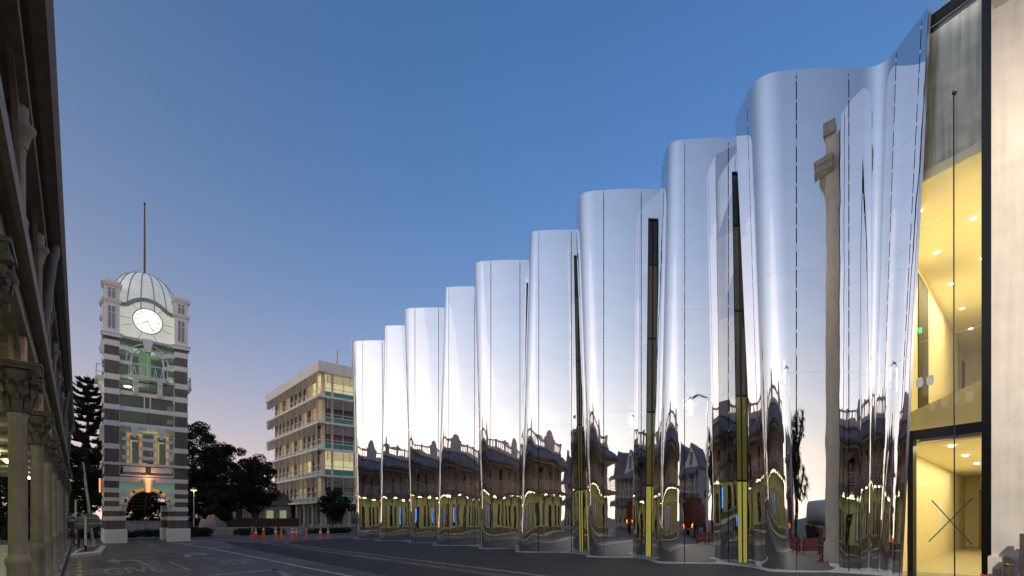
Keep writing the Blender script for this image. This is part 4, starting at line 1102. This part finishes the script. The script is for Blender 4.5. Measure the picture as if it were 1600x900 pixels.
tree('broadleaf_tree', 'dark bushy tree behind the blue street name sign', -3.2, 50, 5.6, 2.6, 16, 'leaf_mid', n=280, base=.0)
tree('small_tree', 'small shrubby tree in front of the office ground floor beside the first mirrored flute', 19.8, 50, 4.4, 1.7, 7, 'leaf_mid', n=130, size=.13, base=.3, clumps=50)
# Norfolk pine: whorls of up-curved branches
def pine(x, y, h, label):
    r = random.Random(11)
    t = thing('pine_tree', label, 'tree', (x, y, 0))
    MB().tube([(x, y, 0), (x, y, h*.5), (x, y, h)], [.28, .17, .03], 8).build('trunk', 'bark', t)
    br = MB(); lv_ = MB()
    z = 3.0
    while z < h-.3:
        f = (h-z)/(h-3.0); L_ = .35+3.9*f**.75
        for i in range(7):
            a = i*6.283/7+r.uniform(-.2, .2)+z
            c, s = math.cos(a), math.sin(a); ll = L_*r.uniform(.85, 1.1)
            pts = [Vector((x+c*ll*t_, y+s*ll*t_, z+ll*(.10*t_+.30*t_*t_)-.12*ll*math.sin(t_*3.1))) for t_ in (0, .25, .5, .75, 1)]
            br.tube(pts, [.05, .04, .03, .025, .012], 5)
            m = int(10+ll*14)
            for j in range(m):
                t_ = .15+.85*j/m
                p = pts[min(3, int(t_*4))].lerp(pts[min(4, int(t_*4)+1)], t_*4-int(t_*4))
                for sd in (-1, 1):
                    d = Vector((c*.5-s*sd, s*.5+c*sd, r.uniform(.15, .6))).normalized()*(.16+.26*(1-t_*.6))*r.uniform(.8, 1.2)
                    w = Vector((0, 0, .045)); k = len(lv_.v)
                    lv_.add([p-w, p+d-w*.5, p+d+w*.5, p+w], [(0, 1, 2, 3)])
                    w = Vector((c*.05, s*.05, 0))
                    lv_.add([p-w, p+d-w*.5, p+d+w*.5, p+w], [(0, 1, 2, 3)])
        z += .55+.25*f
    br.build('branches', 'bark', t); lv_.build('crown', 'leaf_pine', t)
pine(.6, 62, 15.3, 'tall Norfolk pine with layered branches left of the clock tower')
# hedges and shrubs (ground cover mass)
def hedge(name, label, x0, x1, y0, y1, h, seed, n):
    r = random.Random(seed); cl = []
    for i in range(n): cl.append((r.uniform(x0, x1), r.uniform(y0, y1), r.uniform(.2, h*.75), .35))
    o = leaves(cl, 60, .09, r, .7).build(name, 'leaf_hedge'); stuff(o); return tag(o, label, 'hedge')
hedge('ground_cover', 'low dark green ground cover behind the clock tower base', 1.6, 6, 45.6, 47, .7, 21, 60)
hedge('low_hedge', 'low clipped hedge below the wall behind the orange cones', 9.8, 13.2, 44.6, 45.6, .75, 22, 80)
hedge('low_hedge', 'dark low shrubs on the far verge below the office block', 15.5, 19.5, 45, 46.4, .6, 23, 70)
hedge('low_hedge', 'dark shrubs beside the right pedestal of the clock tower', 5.9, 7.6, 43.6, 45.4, .9, 24, 50)
hedge('low_hedge', 'dark hedge left of the clock tower behind the traffic island', -3.5, 0.9, 44.5, 46.5, 1.3, 25, 110)
struct(MB().box(6, 40, 45.2, 50, 0, .06).build('grass_verge', 'leaf_hedge'))
# boulder
def boulder(name, label, x, y, sx, sy, sz, seed):
    r = random.Random(seed); b = MB(); n, m = 12, 7; V = []
    for j in range(m+1):
        for i in range(n):
            a = i*6.283/n; e = j/m*math.pi/2; q = 1+r.uniform(-.12, .12)
            V.append((x+sx*q*math.cos(a)*math.cos(e), y+sy*q*math.sin(a)*math.cos(e), sz*q*math.sin(e)))
    b.add(V, [(j*n+i, j*n+(i+1) % n, (j+1)*n+(i+1) % n, (j+1)*n+i) for j in range(m) for i in range(n)], True)
    return tag(b.build(name, 'stone_grey'), label, 'rock')
boulder('boulder', 'large rounded grey boulder beside the right pedestal of the clock tower', 8.9, 50.5, 1.2, .9, 1.7, 4)
# ------------------------------------------------------------------ street furniture, cones, people
mat('house_lit', (.5, .55, .3), .4, .1, emit=(.7, .85, .4), es=.03)
mat('cone_orange', (.75, .12, .03), .55, .1, 8)
mat('cone_orange_faded', (.7, .2, .05), .6, .12, 8)
mat('cone_white', (.75, .75, .74), .4, .05)
mat('wall_pink', (.42, .34, .32), .85, .12, 3, .004, 30, streak=.25)
mat('brick_dark', (.14, .06, .045), .85, .2, 8, .006, 20)
mat('post_white', (.6, .6, .6), .55, .08, 4)
mat('galv', (.36, .37, .38), .4, .1, 6, metal=.6)
mat('sign_back', (.14, .145, .14), .45, .08, metal=.4)
mat('sign_blue', (.015, .1, .35), .4, .05)
mat('skin', (.45, .27, .19), .55, .05)
mat('cloth_blue', (.09, .13, .2), .85, .12, 8)
mat('cloth_black', (.015, .015, .018), .85, .1)
mat('cloth_brown', (.07, .04, .03), .85, .12)
mat('hair_dark', (.02, .014, .01), .6, .1)
mat('sodium', (1, .6, .2), .5, 0, emit=(1, .42, .06), es=.35)
mat('timber_old', (.09, .07, .055), .85, .3, 5, .006, 25)
mat('rope_yellow', (.6, .45, .05), .7, .1)
def cone_proto(label, bands, m):
    t = thing('traffic_cone', label, 'traffic cone', (0, 0, 0), group='traffic cones along the far kerb')
    b = MB(); b.cbox(-.2, .2, -.2, .2, 0, .05, .02); put('base', b.mesh('base'), m, t, local=True)
    z = [.05, .1, .45, .6, .68, .8, .9]; rad = lambda q: .155-.125*(q-.05)/.85
    put('body', MB().lathe([(rad(.05)+.01, .05), (rad(.1), .1), (rad(.9), .9)], n=18).mesh('body'), m, t, local=True)
    for z0, z1 in bands: put('reflective_band', MB().lathe([(rad(z0)+.004, z0), (rad(z1)+.004, z1)], n=18, capt=False).mesh('reflective_band'), 'cone_white', t, local=True)
    return t
cA = cone_proto('x', [(.42, .58), (.7, .8)], 'cone_orange'); cB = cone_proto('x', [], 'cone_orange_faded'); cC = cone_proto('x', [(.66, .8)], 'cone_orange')
spec = [(cA, 9.48, 39.3, .92, 'leftmost orange cone of the row, partly covered by a blue sleeve'), (cA, 9.78, 39.55, .95, 'orange cone with white bands touching the leftmost cone'),
        (cC, 10.32, 39.6, 1.0, 'orange cone with white top band, third from left'), (cA, 10.98, 38.9, 1.05, 'tall orange cone with two white bands, fourth from left'),
        (cB, 11.5, 39.3, 1.0, 'faded orange cone without bands, fifth from left'), (cA, 11.98, 38.3, 1.0, 'orange cone with two white bands, sixth from left below the office entrance'),
        (cA, 12.55, 39.15, .92, 'orange cone with two white bands, seventh from left'), (cC, 13.35, 39.25, .92, 'slim orange cone, eighth from left'),
        (cA, 13.65, 37.1, .95, 'orange cone with two white bands on a wide base, ninth from left'), (cA, 14.65, 38.2, .9, 'rightmost orange cone, nearest the first mirrored flute')]
used = set()
for p, x, y, s, lab in spec:
    if p.name not in used: p.location = (x, y, .004); p.scale = (s,)*3; p['label'] = lab; used.add(p.name); p.rotation_euler.z = x
    else: dup(p, (x, y, .004), x*2, lab, s)
c0 = [o for o in COL.objects if o.get('label', '').startswith('leftmost orange cone')][0]
put('blue_sleeve', MB().lathe([(.125, .4), (.085, .7)], n=14, capt=False).mesh('blue_sleeve'), 'sign_blue', c0, local=True)
# low walls
lw = thing('low_wall', 'low pale concrete wall with capping behind the orange cones', 'wall', (13, 46, 0))
MB().prism([(6.2, 47.6), (12, 47.4), (30, 47.4), (30, 47.7), (12, 47.7), (6.2, 47.9)], 'z', 0, .62).build('wall', 'wall_pink', lw)
MB().prism([(6.1, 47.55), (12, 47.34), (30, 47.34), (30, 47.76), (12, 47.76), (6.1, 47.95)], 'z', .62, .74).build('capping', 'concrete_pale', lw)
lw = thing('garden_wall', 'pale concrete garden wall seen through the base arch of the clock tower', 'wall', (3.2, 48, 0))
MB().box(-2, 6.0, 47.6, 47.85, 0, 1.25).build('wall', 'concrete_pale', lw)
MB().box(-2.05, 6.05, 47.55, 47.9, 1.25, 1.33).build('capping', 'concrete', lw)
# low brick house behind the trees
hs = thing('brick_house', 'low brick building with lit windows behind the many stemmed tree', 'house', (19, 76, 0))
MB().box(13, 23.6, 76, 84, 0, 3.4).build('wall', 'wall_pink', hs)
MB().box(9, 22.8, 70, 70.3, 0, 1.5).build('front_wall', 'brick_dark', hs)
MB().prism([(75.6, 3.4), (84.4, 3.4), (80, 5.4)], 'x', 12.7, 23.9).build('roof', 'hotel_dark', hs)
for x in (14, 16.2, 18.3, 20.2, 22):
    w = MB().box(x, x+.9, 75.9, 75.98, 1.4, 2.6).build('window', 'house_lit' if x > 19 else 'office_glass', hs)
    MB().box(x-.06, x, 75.86, 75.99, 1.1, 2.7).box(x+.9, x+.96, 75.86, 75.99, 1.1, 2.7).box(x, x+.9, 75.86, 75.99, 2.6, 2.7).box(x, x+.9, 75.86, 75.99, 1.1, 1.2).build('frame', 'office_white', w)
# street lamps
def street_lamp(label, x, y, h, ax, ay, aim=None, m='sodium', power=20, col=(1, .5, .15), shade=True, rad=.04, sr=.1):
    t = thing('street_lamp', label, 'street lamp', (x, y, 0))
    MB().tube([(x, y, 0), (x, y, h*.55), (x, y, h)], [rad*1.6, rad*1.2, rad], 8).lathe([(rad*2.4, 0), (rad*2.4, .12), (rad*1.7, .5)], (x, y, 0), 10).build('post', 'galv', t)
    if ax or ay: MB().tube([(x, y, h), (x+ax*.5, y+ay*.5, h+.25), (x+ax, y+ay, h+.2)], rad*.8, 8).build('arm', 'galv', t)
    px, py, pz = x+ax, y+ay, h+(.15 if ax or ay else .05)
    MB().lathe([(.03, .22), (.12, .16), (.26, .02), (.27, -.02)], (px, py, pz), 16, capt=False).build('lamp_shade', 'galv', t)
    MB().lathe([(.25, 0), (.19, -.07), (.0, -.1)], (px, py, pz-.01), 16, capt=False).build('lamp_globe', m, t)
    l = lamp('street_lamp_light', 'SPOT' if aim else 'POINT', (px, py, pz-.25), power, col, sr)
    if aim:
        l.data.spot_size = R(125); l.data.spot_blend = .7
        l.rotation_euler = (Vector(aim)-Vector((px, py, pz-.25))).to_track_quat('-Z', 'Y').to_euler()
    return t
street_lamp('street lamp with glowing orange head in front of the trees right of the clock tower', 7.6, 51, 4.0, 0, 0, power=14)
mat('lamp_white', (1, .95, .85), .5, 0, emit=(1, .9, .72), es=2.5)
street_lamp('tall lit street lamp beyond the cream building, seen as a star in the mirrors', 9.2, -5.2, 8.8, -2.6, .3, m='lamp_white', power=540, aim=(14.0, 1.0, 2.0), col=(1, .89, .75), rad=.07, sr=.07)
# leaning pole, bollard sign, street name sign
pl = thing('leaning_pole', 'tall pale metal pole leaning left on the traffic island', 'pole', (.51, 31.4, .137))
MB().tube([(.51, 31.4, .137), (.33, 31.5, 2.2), (.12, 31.6, 4.3)], [.062, .055, .05], 10).build('shaft', 'galv', pl)
MB().lathe([(.11, 0), (.11, .03), (.08, .05), (.075, .4)], (.51, 31.4, .137), 12).build('base_collar', 'galv', pl)
sg = thing('traffic_sign', 'rounded grey sign seen from behind on short white post with black foot', 'sign', (.2, 27.8, .137))
MB().tube([(.2, 27.8, .38), (.2, 27.8, 1.62)], .045, 10).build('post', 'post_white', sg)
MB().tube([(.2, 27.8, .137), (.2, 27.8, .38)], .05, 10).build('post_foot', 'cloth_black', sg)
pg = []
for i in range(36):
    a = i*math.pi/18; c, s = math.cos(a), math.sin(a)
    pg.append((.31+.37*math.copysign(abs(c)**.7, c), 1.44+.31*math.copysign(abs(s)**.8, s)))
so = MB().prism(pg, 'y', 27.9, 27.93).build('sign_plate', 'sign_back', sg)
MB().box(-.03, .65, 27.87, 27.9, 1.3, 1.34).box(-.03, .65, 27.87, 27.9, 1.54, 1.58).build('bracing', 'galv', so)
MB().box(.08, .2, 27.885, 27.9, 1.63, 1.67).build('sticker', 'post_white', so)
sn = thing('street_name_sign', 'white post with small blue street name blade at the hotel corner', 'sign', (-.51, 33, 0))
MB().tube([(-.51, 33, 0), (-.51, 33, 2.95)], .05, 8).build('post', 'post_white', sn)
bl = MB().box(-.45, .33, 32.97, 33.0, 1.36, 1.55).build('name_blade', 'sign_blue', sn)
b = MB()
for i in range(7):
    x = -.36+i*.085; b.box(x, x+.05, 32.962, 32.969, 1.42, 1.49)
b.build('lettering', 'post_white', bl)
p2 = thing('marker_post', 'slim white marker post behind the blue street name sign', 'post', (-.15, 36, 0))
MB().tube([(-.15, 36, .12), (-.15, 36, 2.5)], .04, 8).build('shaft', 'post_white', p2)
MB().lathe([(.05, 0), (.05, .06)], (-.15, 36, 2.5), 8).build('cap', 'galv', p2)
# ---- people: one skinned body each
def person(label, x, y, h, face_a, top, legs, seed, stride=.0):
    t = thing('person', label, 'person', (x, y, .115), rz=face_a)
    k = h/1.75
    J = {'pel': (0, 0, .95), 'spine': (0, .01, 1.15), 'chest': (0, .0, 1.35), 'neck': (0, 0, 1.48), 'nk2': (0, -.01, 1.56),
         'ls': (.17, 0, 1.42), 'le': (.23, .02, 1.13), 'lw': (.22, -.08, .9), 'rs': (-.17, 0, 1.42), 're': (-.23, .02, 1.13), 'rw': (-.22, -.06, .9),
         'lh': (.09, 0, .9), 'lk': (.1, -.03-stride, .5), 'la': (.1, .02-stride*.6, .09), 'lf': (.11, -.13-stride*.6, .04),
         'rh': (-.09, 0, .9), 'rk': (-.1, -.02+stride*.4, .5), 'ra': (-.1, .04+stride, .09), 'rf': (-.11, -.1+stride, .04)}
    Rd = {'pel': .13, 'spine': .13, 'chest': .15, 'neck': .075, 'nk2': .055, 'ls': .075, 'le': .05, 'lw': .035, 'rs': .075, 're': .05, 'rw': .035, 'lh': .1, 'lk': .07, 'la': .05, 'lf': .04, 'rh': .1, 'rk': .07, 'ra': .05, 'rf': .04}
    E = [('pel', 'spine'), ('spine', 'chest'), ('chest', 'neck'), ('neck', 'nk2'), ('chest', 'ls'), ('ls', 'le'), ('le', 'lw'), ('chest', 'rs'), ('rs', 're'), ('re', 'rw'),
         ('pel', 'lh'), ('lh', 'lk'), ('lk', 'la'), ('la', 'lf'), ('pel', 'rh'), ('rh', 'rk'), ('rk', 'ra'), ('ra', 'rf')]
    # body as one lathed-limb surface
    names = list(J)
    me = bpy.data.meshes.new('body'); me.from_pydata([tuple(c*k for c in J[n]) for n in names], [(names.index(a), names.index(b)) for a, b in E], [])
    o = bpy.data.objects.new('body', me); COL.objects.link(o)
    md = o.modifiers.new('skin', 'SKIN'); o.modifiers.new('sub', 'SUBSURF').levels = 2
    if not me.skin_vertices: me.attributes.new
    for i, n in enumerate(names):
        sv = me.skin_vertices[0].data[i]; sv.radius = (Rd[n]*k, Rd[n]*k*.85); sv.use_root = n == 'pel'
    o.modifiers['sub'].render_levels = 2
    bpy.context.view_layer.update()
    ev = o.evaluated_get(bpy.context.evaluated_depsgraph_get()); fm = bpy.data.meshes.new_from_object(ev)
    bpy.data.objects.remove(o)
    fm.name = 'body'
    for m in (top, legs, 'cloth_black', 'skin'): fm.materials.append(MATS[m])
    for p in fm.polygons:
        c = p.center
        p.material_index = 3 if c.z > 1.5*k or (c.z < .93*k and abs(c.x) > .17*k) else (2 if c.z < .1*k else (1 if c.z < .93*k else 0)); p.use_smooth = True
    bo = bpy.data.objects.new('body', fm); COL.objects.link(bo); bo.parent = t
    hd = MB(); hz = 1.64*k
    V = []; n, m_ = 14, 10
    for j in range(m_+1):
        e = -math.pi/2+j*math.pi/m_
        for i in range(n):
            a = i*2*math.pi/n
            rx, ry = .075*k, .095*k
            y_ = -ry*math.cos(e)*math.cos(a); xx = rx*math.cos(e)*math.sin(a)*(1 if e > -.3 else .85)
            if abs(math.sin(a)) < .25 and math.cos(a) > 0 and -.35 < e < .1: y_ -= .018*k
            V.append((xx, y_, hz+.125*k*math.sin(e)))
    hd.add(V, [(j*n+i, j*n+(i+1) % n, (j+1)*n+(i+1) % n, (j+1)*n+i) for j in range(m_) for i in range(n)], True)
    h_ = put('head', hd.mesh('head'), 'skin', t, local=True)
    hb = MB(); hb.lathe([(.098*k, -.02), (.1*k, .05), (.085*k, .1), (.05*k, .13), (.01, .14)], (0, .015*k, hz), 14)
    put('hair', hb.mesh('hair'), 'hair_dark', h_, local=True)
    for sx in (-1, 1):
        put('hand', MB().tube([(sx*.22*k, -.08*k, .92*k), (sx*.215*k, -.1*k, .84*k), (sx*.21*k, -.11*k, .76*k)], [.03*k, .038*k, .016*k], 8).mesh('hand'), 'skin', t, local=True)
    return t
person('person in blue grey jacket and black trousers standing behind the grey sign', .08, 31.0, 1.74, R(15), 'cloth_blue', 'cloth_black', 1, .05)
person('person in dark brown clothes walking at the hotel corner under the blue sign', -.35, 34.5, 1.7, R(60), 'cloth_brown', 'cloth_brown', 2, .14)
# timber hoarding and stakes at the right edge
ho = thing('timber_barrier', 'weathered timber barrier with stakes and yellow rope at the lower right corner', 'barrier', (14.2, .3, .08))
for x, y, h, w in ((14.25, .62, .78, .07), (14.16, .4, 1.25, .09), (14.28, .78, .5, .06)):
    MB().cbox(x-w, x+w, y-.05, y+.05, .08, h, .008).build('stake', 'timber_old', ho)
MB().box(14.1, 14.27, -1.5, .34, .75, .9).build('rail', 'timber_old', ho)
MB().box(14.1, 14.27, -1.5, .34, 1.02, 1.17).build('rail', 'timber_old', ho)
MB().tube([(14.15, .63, .62), (14.25, .55, .6), (14.33, .62, .63), (14.25, .7, .61), (14.15, .63, .62)], .014, 6).build('rope', 'rope_yellow', ho)
sc_ = thing('orange_tape_roll', 'crumpled orange tape on the ground beside the timber stakes', 'tape', (14.3, .98, .09))
MB().tube([(14.3+.07*math.cos(i*.9)*(1+.02*i), .98+.07*math.sin(i*.9), .12+.016*i) for i in range(16)], .018, 5).build('tape_coil', 'cone_orange', sc_)
MB().tube([(14.24, .95, .1), (14.2, 1.05, .1), (14.16, 1.12, .1)], .015, 5).build('tape_tail', 'cone_orange', sc_)
# ------------------------------------------------------------------ what stands to the south, behind the viewer: seen in the mirrors
mat('house_wall', (.45, .38, .33), .8, .1, 2, streak=.15)
mat('house_roof', (.16, .13, .12), .7, .2, 4)
mat('tank_white', (.62, .6, .57), .5, .06, 2, streak=.25)
mat('truck_red', (.15, .02, .015), .35, .08)
mat('tail_red', (.8, .05, .02), .4, 0, emit=(1, .12, .03), es=.5)
mat('indicator', (.9, .5, .05), .4, 0, emit=(1, .55, .05), es=.6)
mat('barrier_red', (.3, .08, .05), .7, .15, 5)
mat('tyre', (.02, .02, .02), .8, .1)
gh = thing('gabled_house', 'two storey gabled house with verandas across the street, reflected in the mirrored flutes', 'house', (-9, -28, 0))
MB().box(-15, -4, -34, -26.2, 0, 7.2).build('wall', 'house_wall', gh)
MB().prism([(-15.4, 7.2), (-9.6, 7.2), (-12.5, 10.6)], 'y', -34.3, -25.7).build('roof', 'house_roof', gh)
MB().prism([(-9.6, 7.2), (-3.6, 7.2), (-6.6, 10.2)], 'y', -34.3, -25.9).build('roof', 'house_roof', gh)
MB().prism([(-9.3, 7.2), (-3.9, 7.2), (-6.6, 9.8)], 'y', -25.88, -25.8).build('gable', 'tank_white', gh)
MB().box(-7.2, -6.0, -25.79, -25.75, 7.5, 8.9).build('window', 'window_dark', gh)
for x in (-14, -11.8, -9.4, -7.2, -5.2):
    w = MB().box(x-.45, x+.45, -26.19, -26.15, 4.3, 6.2).build('window', 'window_dark', gh)
    MB().box(x-.55, x-.45, -26.19, -26.1, 4.2, 6.3).box(x+.45, x+.55, -26.19, -26.1, 4.2, 6.3).box(x-.45, x+.45, -26.19, -26.1, 6.2, 6.3).build('frame', 'tank_white', w)
    MB().box(x-.6, x+.6, -26.19, -26.15, .6, 2.9).build('shopfront', 'window_dark', gh)
for z in (3.2, 6.3):
    MB().prism([(-23.4, z), (-23.4, z+.15), (-24.2, z+.75), (-26.2, z+1.0), (-26.2, z+.8)], 'x', -15.4, -3.6).build('veranda_roof', 'house_roof', gh)
for i in range(6):
    x = -15+i*2.25
    MB().tube([(x, -23.6, 0), (x, -23.6, 6.4)], .07, 8).build('veranda_post', 'tank_white', gh)
MB().box(-15, -3.8, -23.62, -23.55, 4.9, 4.97).box(-15, -3.8, -23.62, -23.55, 4.2, 4.25).build('veranda_rail', 'tank_white', gh)
# corner shop block further west and a low block south-east, closing the horizon
lb_ = thing('shop_row', 'low row of shops with flat parapet on the far corner, reflected beside the gabled house', 'building', (22, -40, 0))
MB().box(9.5, 34, -48, -36, 0, 4.2).build('wall', 'house_wall', lb_)
MB().box(9.4, 34.1, -36.1, -35.8, 4.2, 5.0).build('parapet', 'tank_white', lb_)
MB().prism([(-33.4, 3.0), (-33.4, 3.12), (-36, 3.4), (-36, 3.25)], 'x', 9.4, 34).build('veranda_roof', 'house_roof', lb_)
for i in range(6):
    MB().box(10.3+i*4, 13.3+i*4, -35.99, -35.95, .6, 2.7).build('shop_window', 'office_dim', lb_)
# cabbage tree
def cabbage_tree(x, y, h, label):
    r = random.Random(5)
    t = thing('cabbage_tree', label, 'tree', (x, y, 0))
    tr = MB(); heads = []
    tr.tube([(x, y, 0), (x+.1, y, h*.3), (x, y+.05, h*.5)], [.32, .26, .2], 9)
    for i in range(40):
        a = i*2.4; L_ = r.uniform(.3, 1.9)*(1.15-.5*((i+.5)/40)); z = h*(.36+.6*((i+.5)/40))
        e = (x+math.cos(a)*L_, y+math.sin(a)*L_, z)
        tr.tube([(x, y, h*.45), (x+math.cos(a)*L_*.6, y+math.sin(a)*L_*.6, z*.8), e], [.13, .1, .07], 6); heads.append(e)
    lf = MB()
    for (hx, hy, hz) in heads:
        for j in range(60):
            th = r.uniform(0, 6.283); el = r.uniform(-1.0, 1.35); l = r.uniform(.6, 1.0)
            d = Vector((math.cos(th)*math.cos(el), math.sin(th)*math.cos(el), math.sin(el)))
            s_ = d.cross(Vector((0, 0, 1))).normalized()*.035
            p = Vector((hx, hy, hz)); m = p+d*l*.55; e = p+d*l+Vector((0, 0, -.18*l))
            lf.add([p-s_, m-s_, e, m+s_, p+s_], [(0, 1, 3, 4), (1, 2, 3)])
    tr.build('trunk', 'bark', t); lf.build('crown', 'leaf_palm', t)
cabbage_tree(4.1, -18.8, 9.6, 'cabbage tree with spiky tufted heads, reflected in the largest mirrored flute')
# tanker truck
tk = thing('tanker_truck', 'white tanker truck parked across the street, reflected beside the cabbage tree', 'truck', (7.6, -21, 0))
def lathe_x(b, prof, c, n=24):
    V = []
    for x, r_ in prof: V += [(c[0]+x, c[1]+r_*math.cos(k*2*math.pi/n), c[2]+r_*math.sin(k*2*math.pi/n)) for k in range(n)]
    return b.add(V, [(i*n+k, i*n+(k+1) % n, (i+1)*n+(k+1) % n, (i+1)*n+k) for i in range(len(prof)-1) for k in range(n)], True)
lathe_x(MB(), [(-2.2, .05), (-2.15, .8), (-2.0, 1.0), (2.0, 1.0), (2.15, .8), (2.2, .05)], (7.4, -21, 1.95)).build('tank', 'tank_white', tk)
MB().cbox(9.8, 11.6, -22.0, -20.0, .6, 2.9, .12).build('cab', 'tank_white', tk)
MB().box(11.61, 11.63, -21.8, -20.2, 1.8, 2.6).build('windscreen', 'window_dark', tk)
MB().box(5.2, 11.4, -21.8, -20.2, .55, .9).build('chassis', 'dark_metal', tk)
for x in (5.9, 7.0, 10.7):
    for y in (-21.95, -20.05):
        b = MB(); n = 18
        V = [(x+.48*math.cos(k*2*math.pi/n), y+dy, .48+.48*math.sin(k*2*math.pi/n)) for dy in (-.14, .14) for k in range(n)]
        b.add(V, [(k, (k+1) % n, n+(k+1) % n, n+k) for k in range(n)]+[tuple(range(n)), tuple(range(n, 2*n))])
        b.build('wheel', 'tyre', tk)
# red truck waiting at the junction
rt = thing('red_truck', 'dark red truck with glowing tail lights at the junction, reflected in the mirrors', 'truck', (.8, -14.2, 0))
MB().cbox(-.3, 2.0, -17.5, -13.2, .95, 3.2, .08).build('box_body', 'truck_red', rt)
MB().cbox(-.2, 1.9, -19.4, -17.6, .6, 2.7, .12).build('cab', 'truck_red', rt)
MB().box(-.1, 1.8, -19.2, -13.3, .55, .94).build('chassis', 'dark_metal', rt)
for x in (-.2, 1.65):
    MB().box(x, x+.25, -13.19, -13.14, .75, 1.0).build('tail_light', 'tail_red', rt)
    MB().box(x+.02, x+.2, -13.19, -13.15, 1.02, 1.12).build('indicator', 'indicator', rt)
MB().box(.55, 1.15, -13.19, -13.16, .65, .8).build('number_plate', 'paint_yellow', rt)
for y in (-18.6, -14.6):
    for x in (-.15, 1.85):
        b = MB(); n = 18
        V = [(x+dx, y+.45*math.cos(k*2*math.pi/n), .45+.45*math.sin(k*2*math.pi/n)) for dx in (-.13, .13) for k in range(n)]
        b.add(V, [(k, (k+1) % n, n+(k+1) % n, n+k) for k in range(n)]+[tuple(range(n)), tuple(range(n, 2*n))])
        b.build('wheel', 'tyre', rt)
# red works barriers on the footpath
for i in range(3):
    x0 = 8.95+i*1.5; lab = ('nearest the kerb', 'in the middle', 'nearest the cream building')[i]
    wb = thing('works_barrier', 'low red works barrier on the footpath, '+lab+' of three', 'barrier', (x0+.7, -2.6, .08), group='red works barriers')
    for z in (.22, .52): MB().box(x0, x0+1.4, -2.63, -2.59, z, z+.24).build('board', 'barrier_red', wb)
    for x in (x0+.15, x0+1.25):
        MB().bar((x, -2.85, .085), (x, -2.58, .85), .05).bar((x, -2.36, .085), (x, -2.58, .85), .05).build('trestle', 'timber_old', wb)
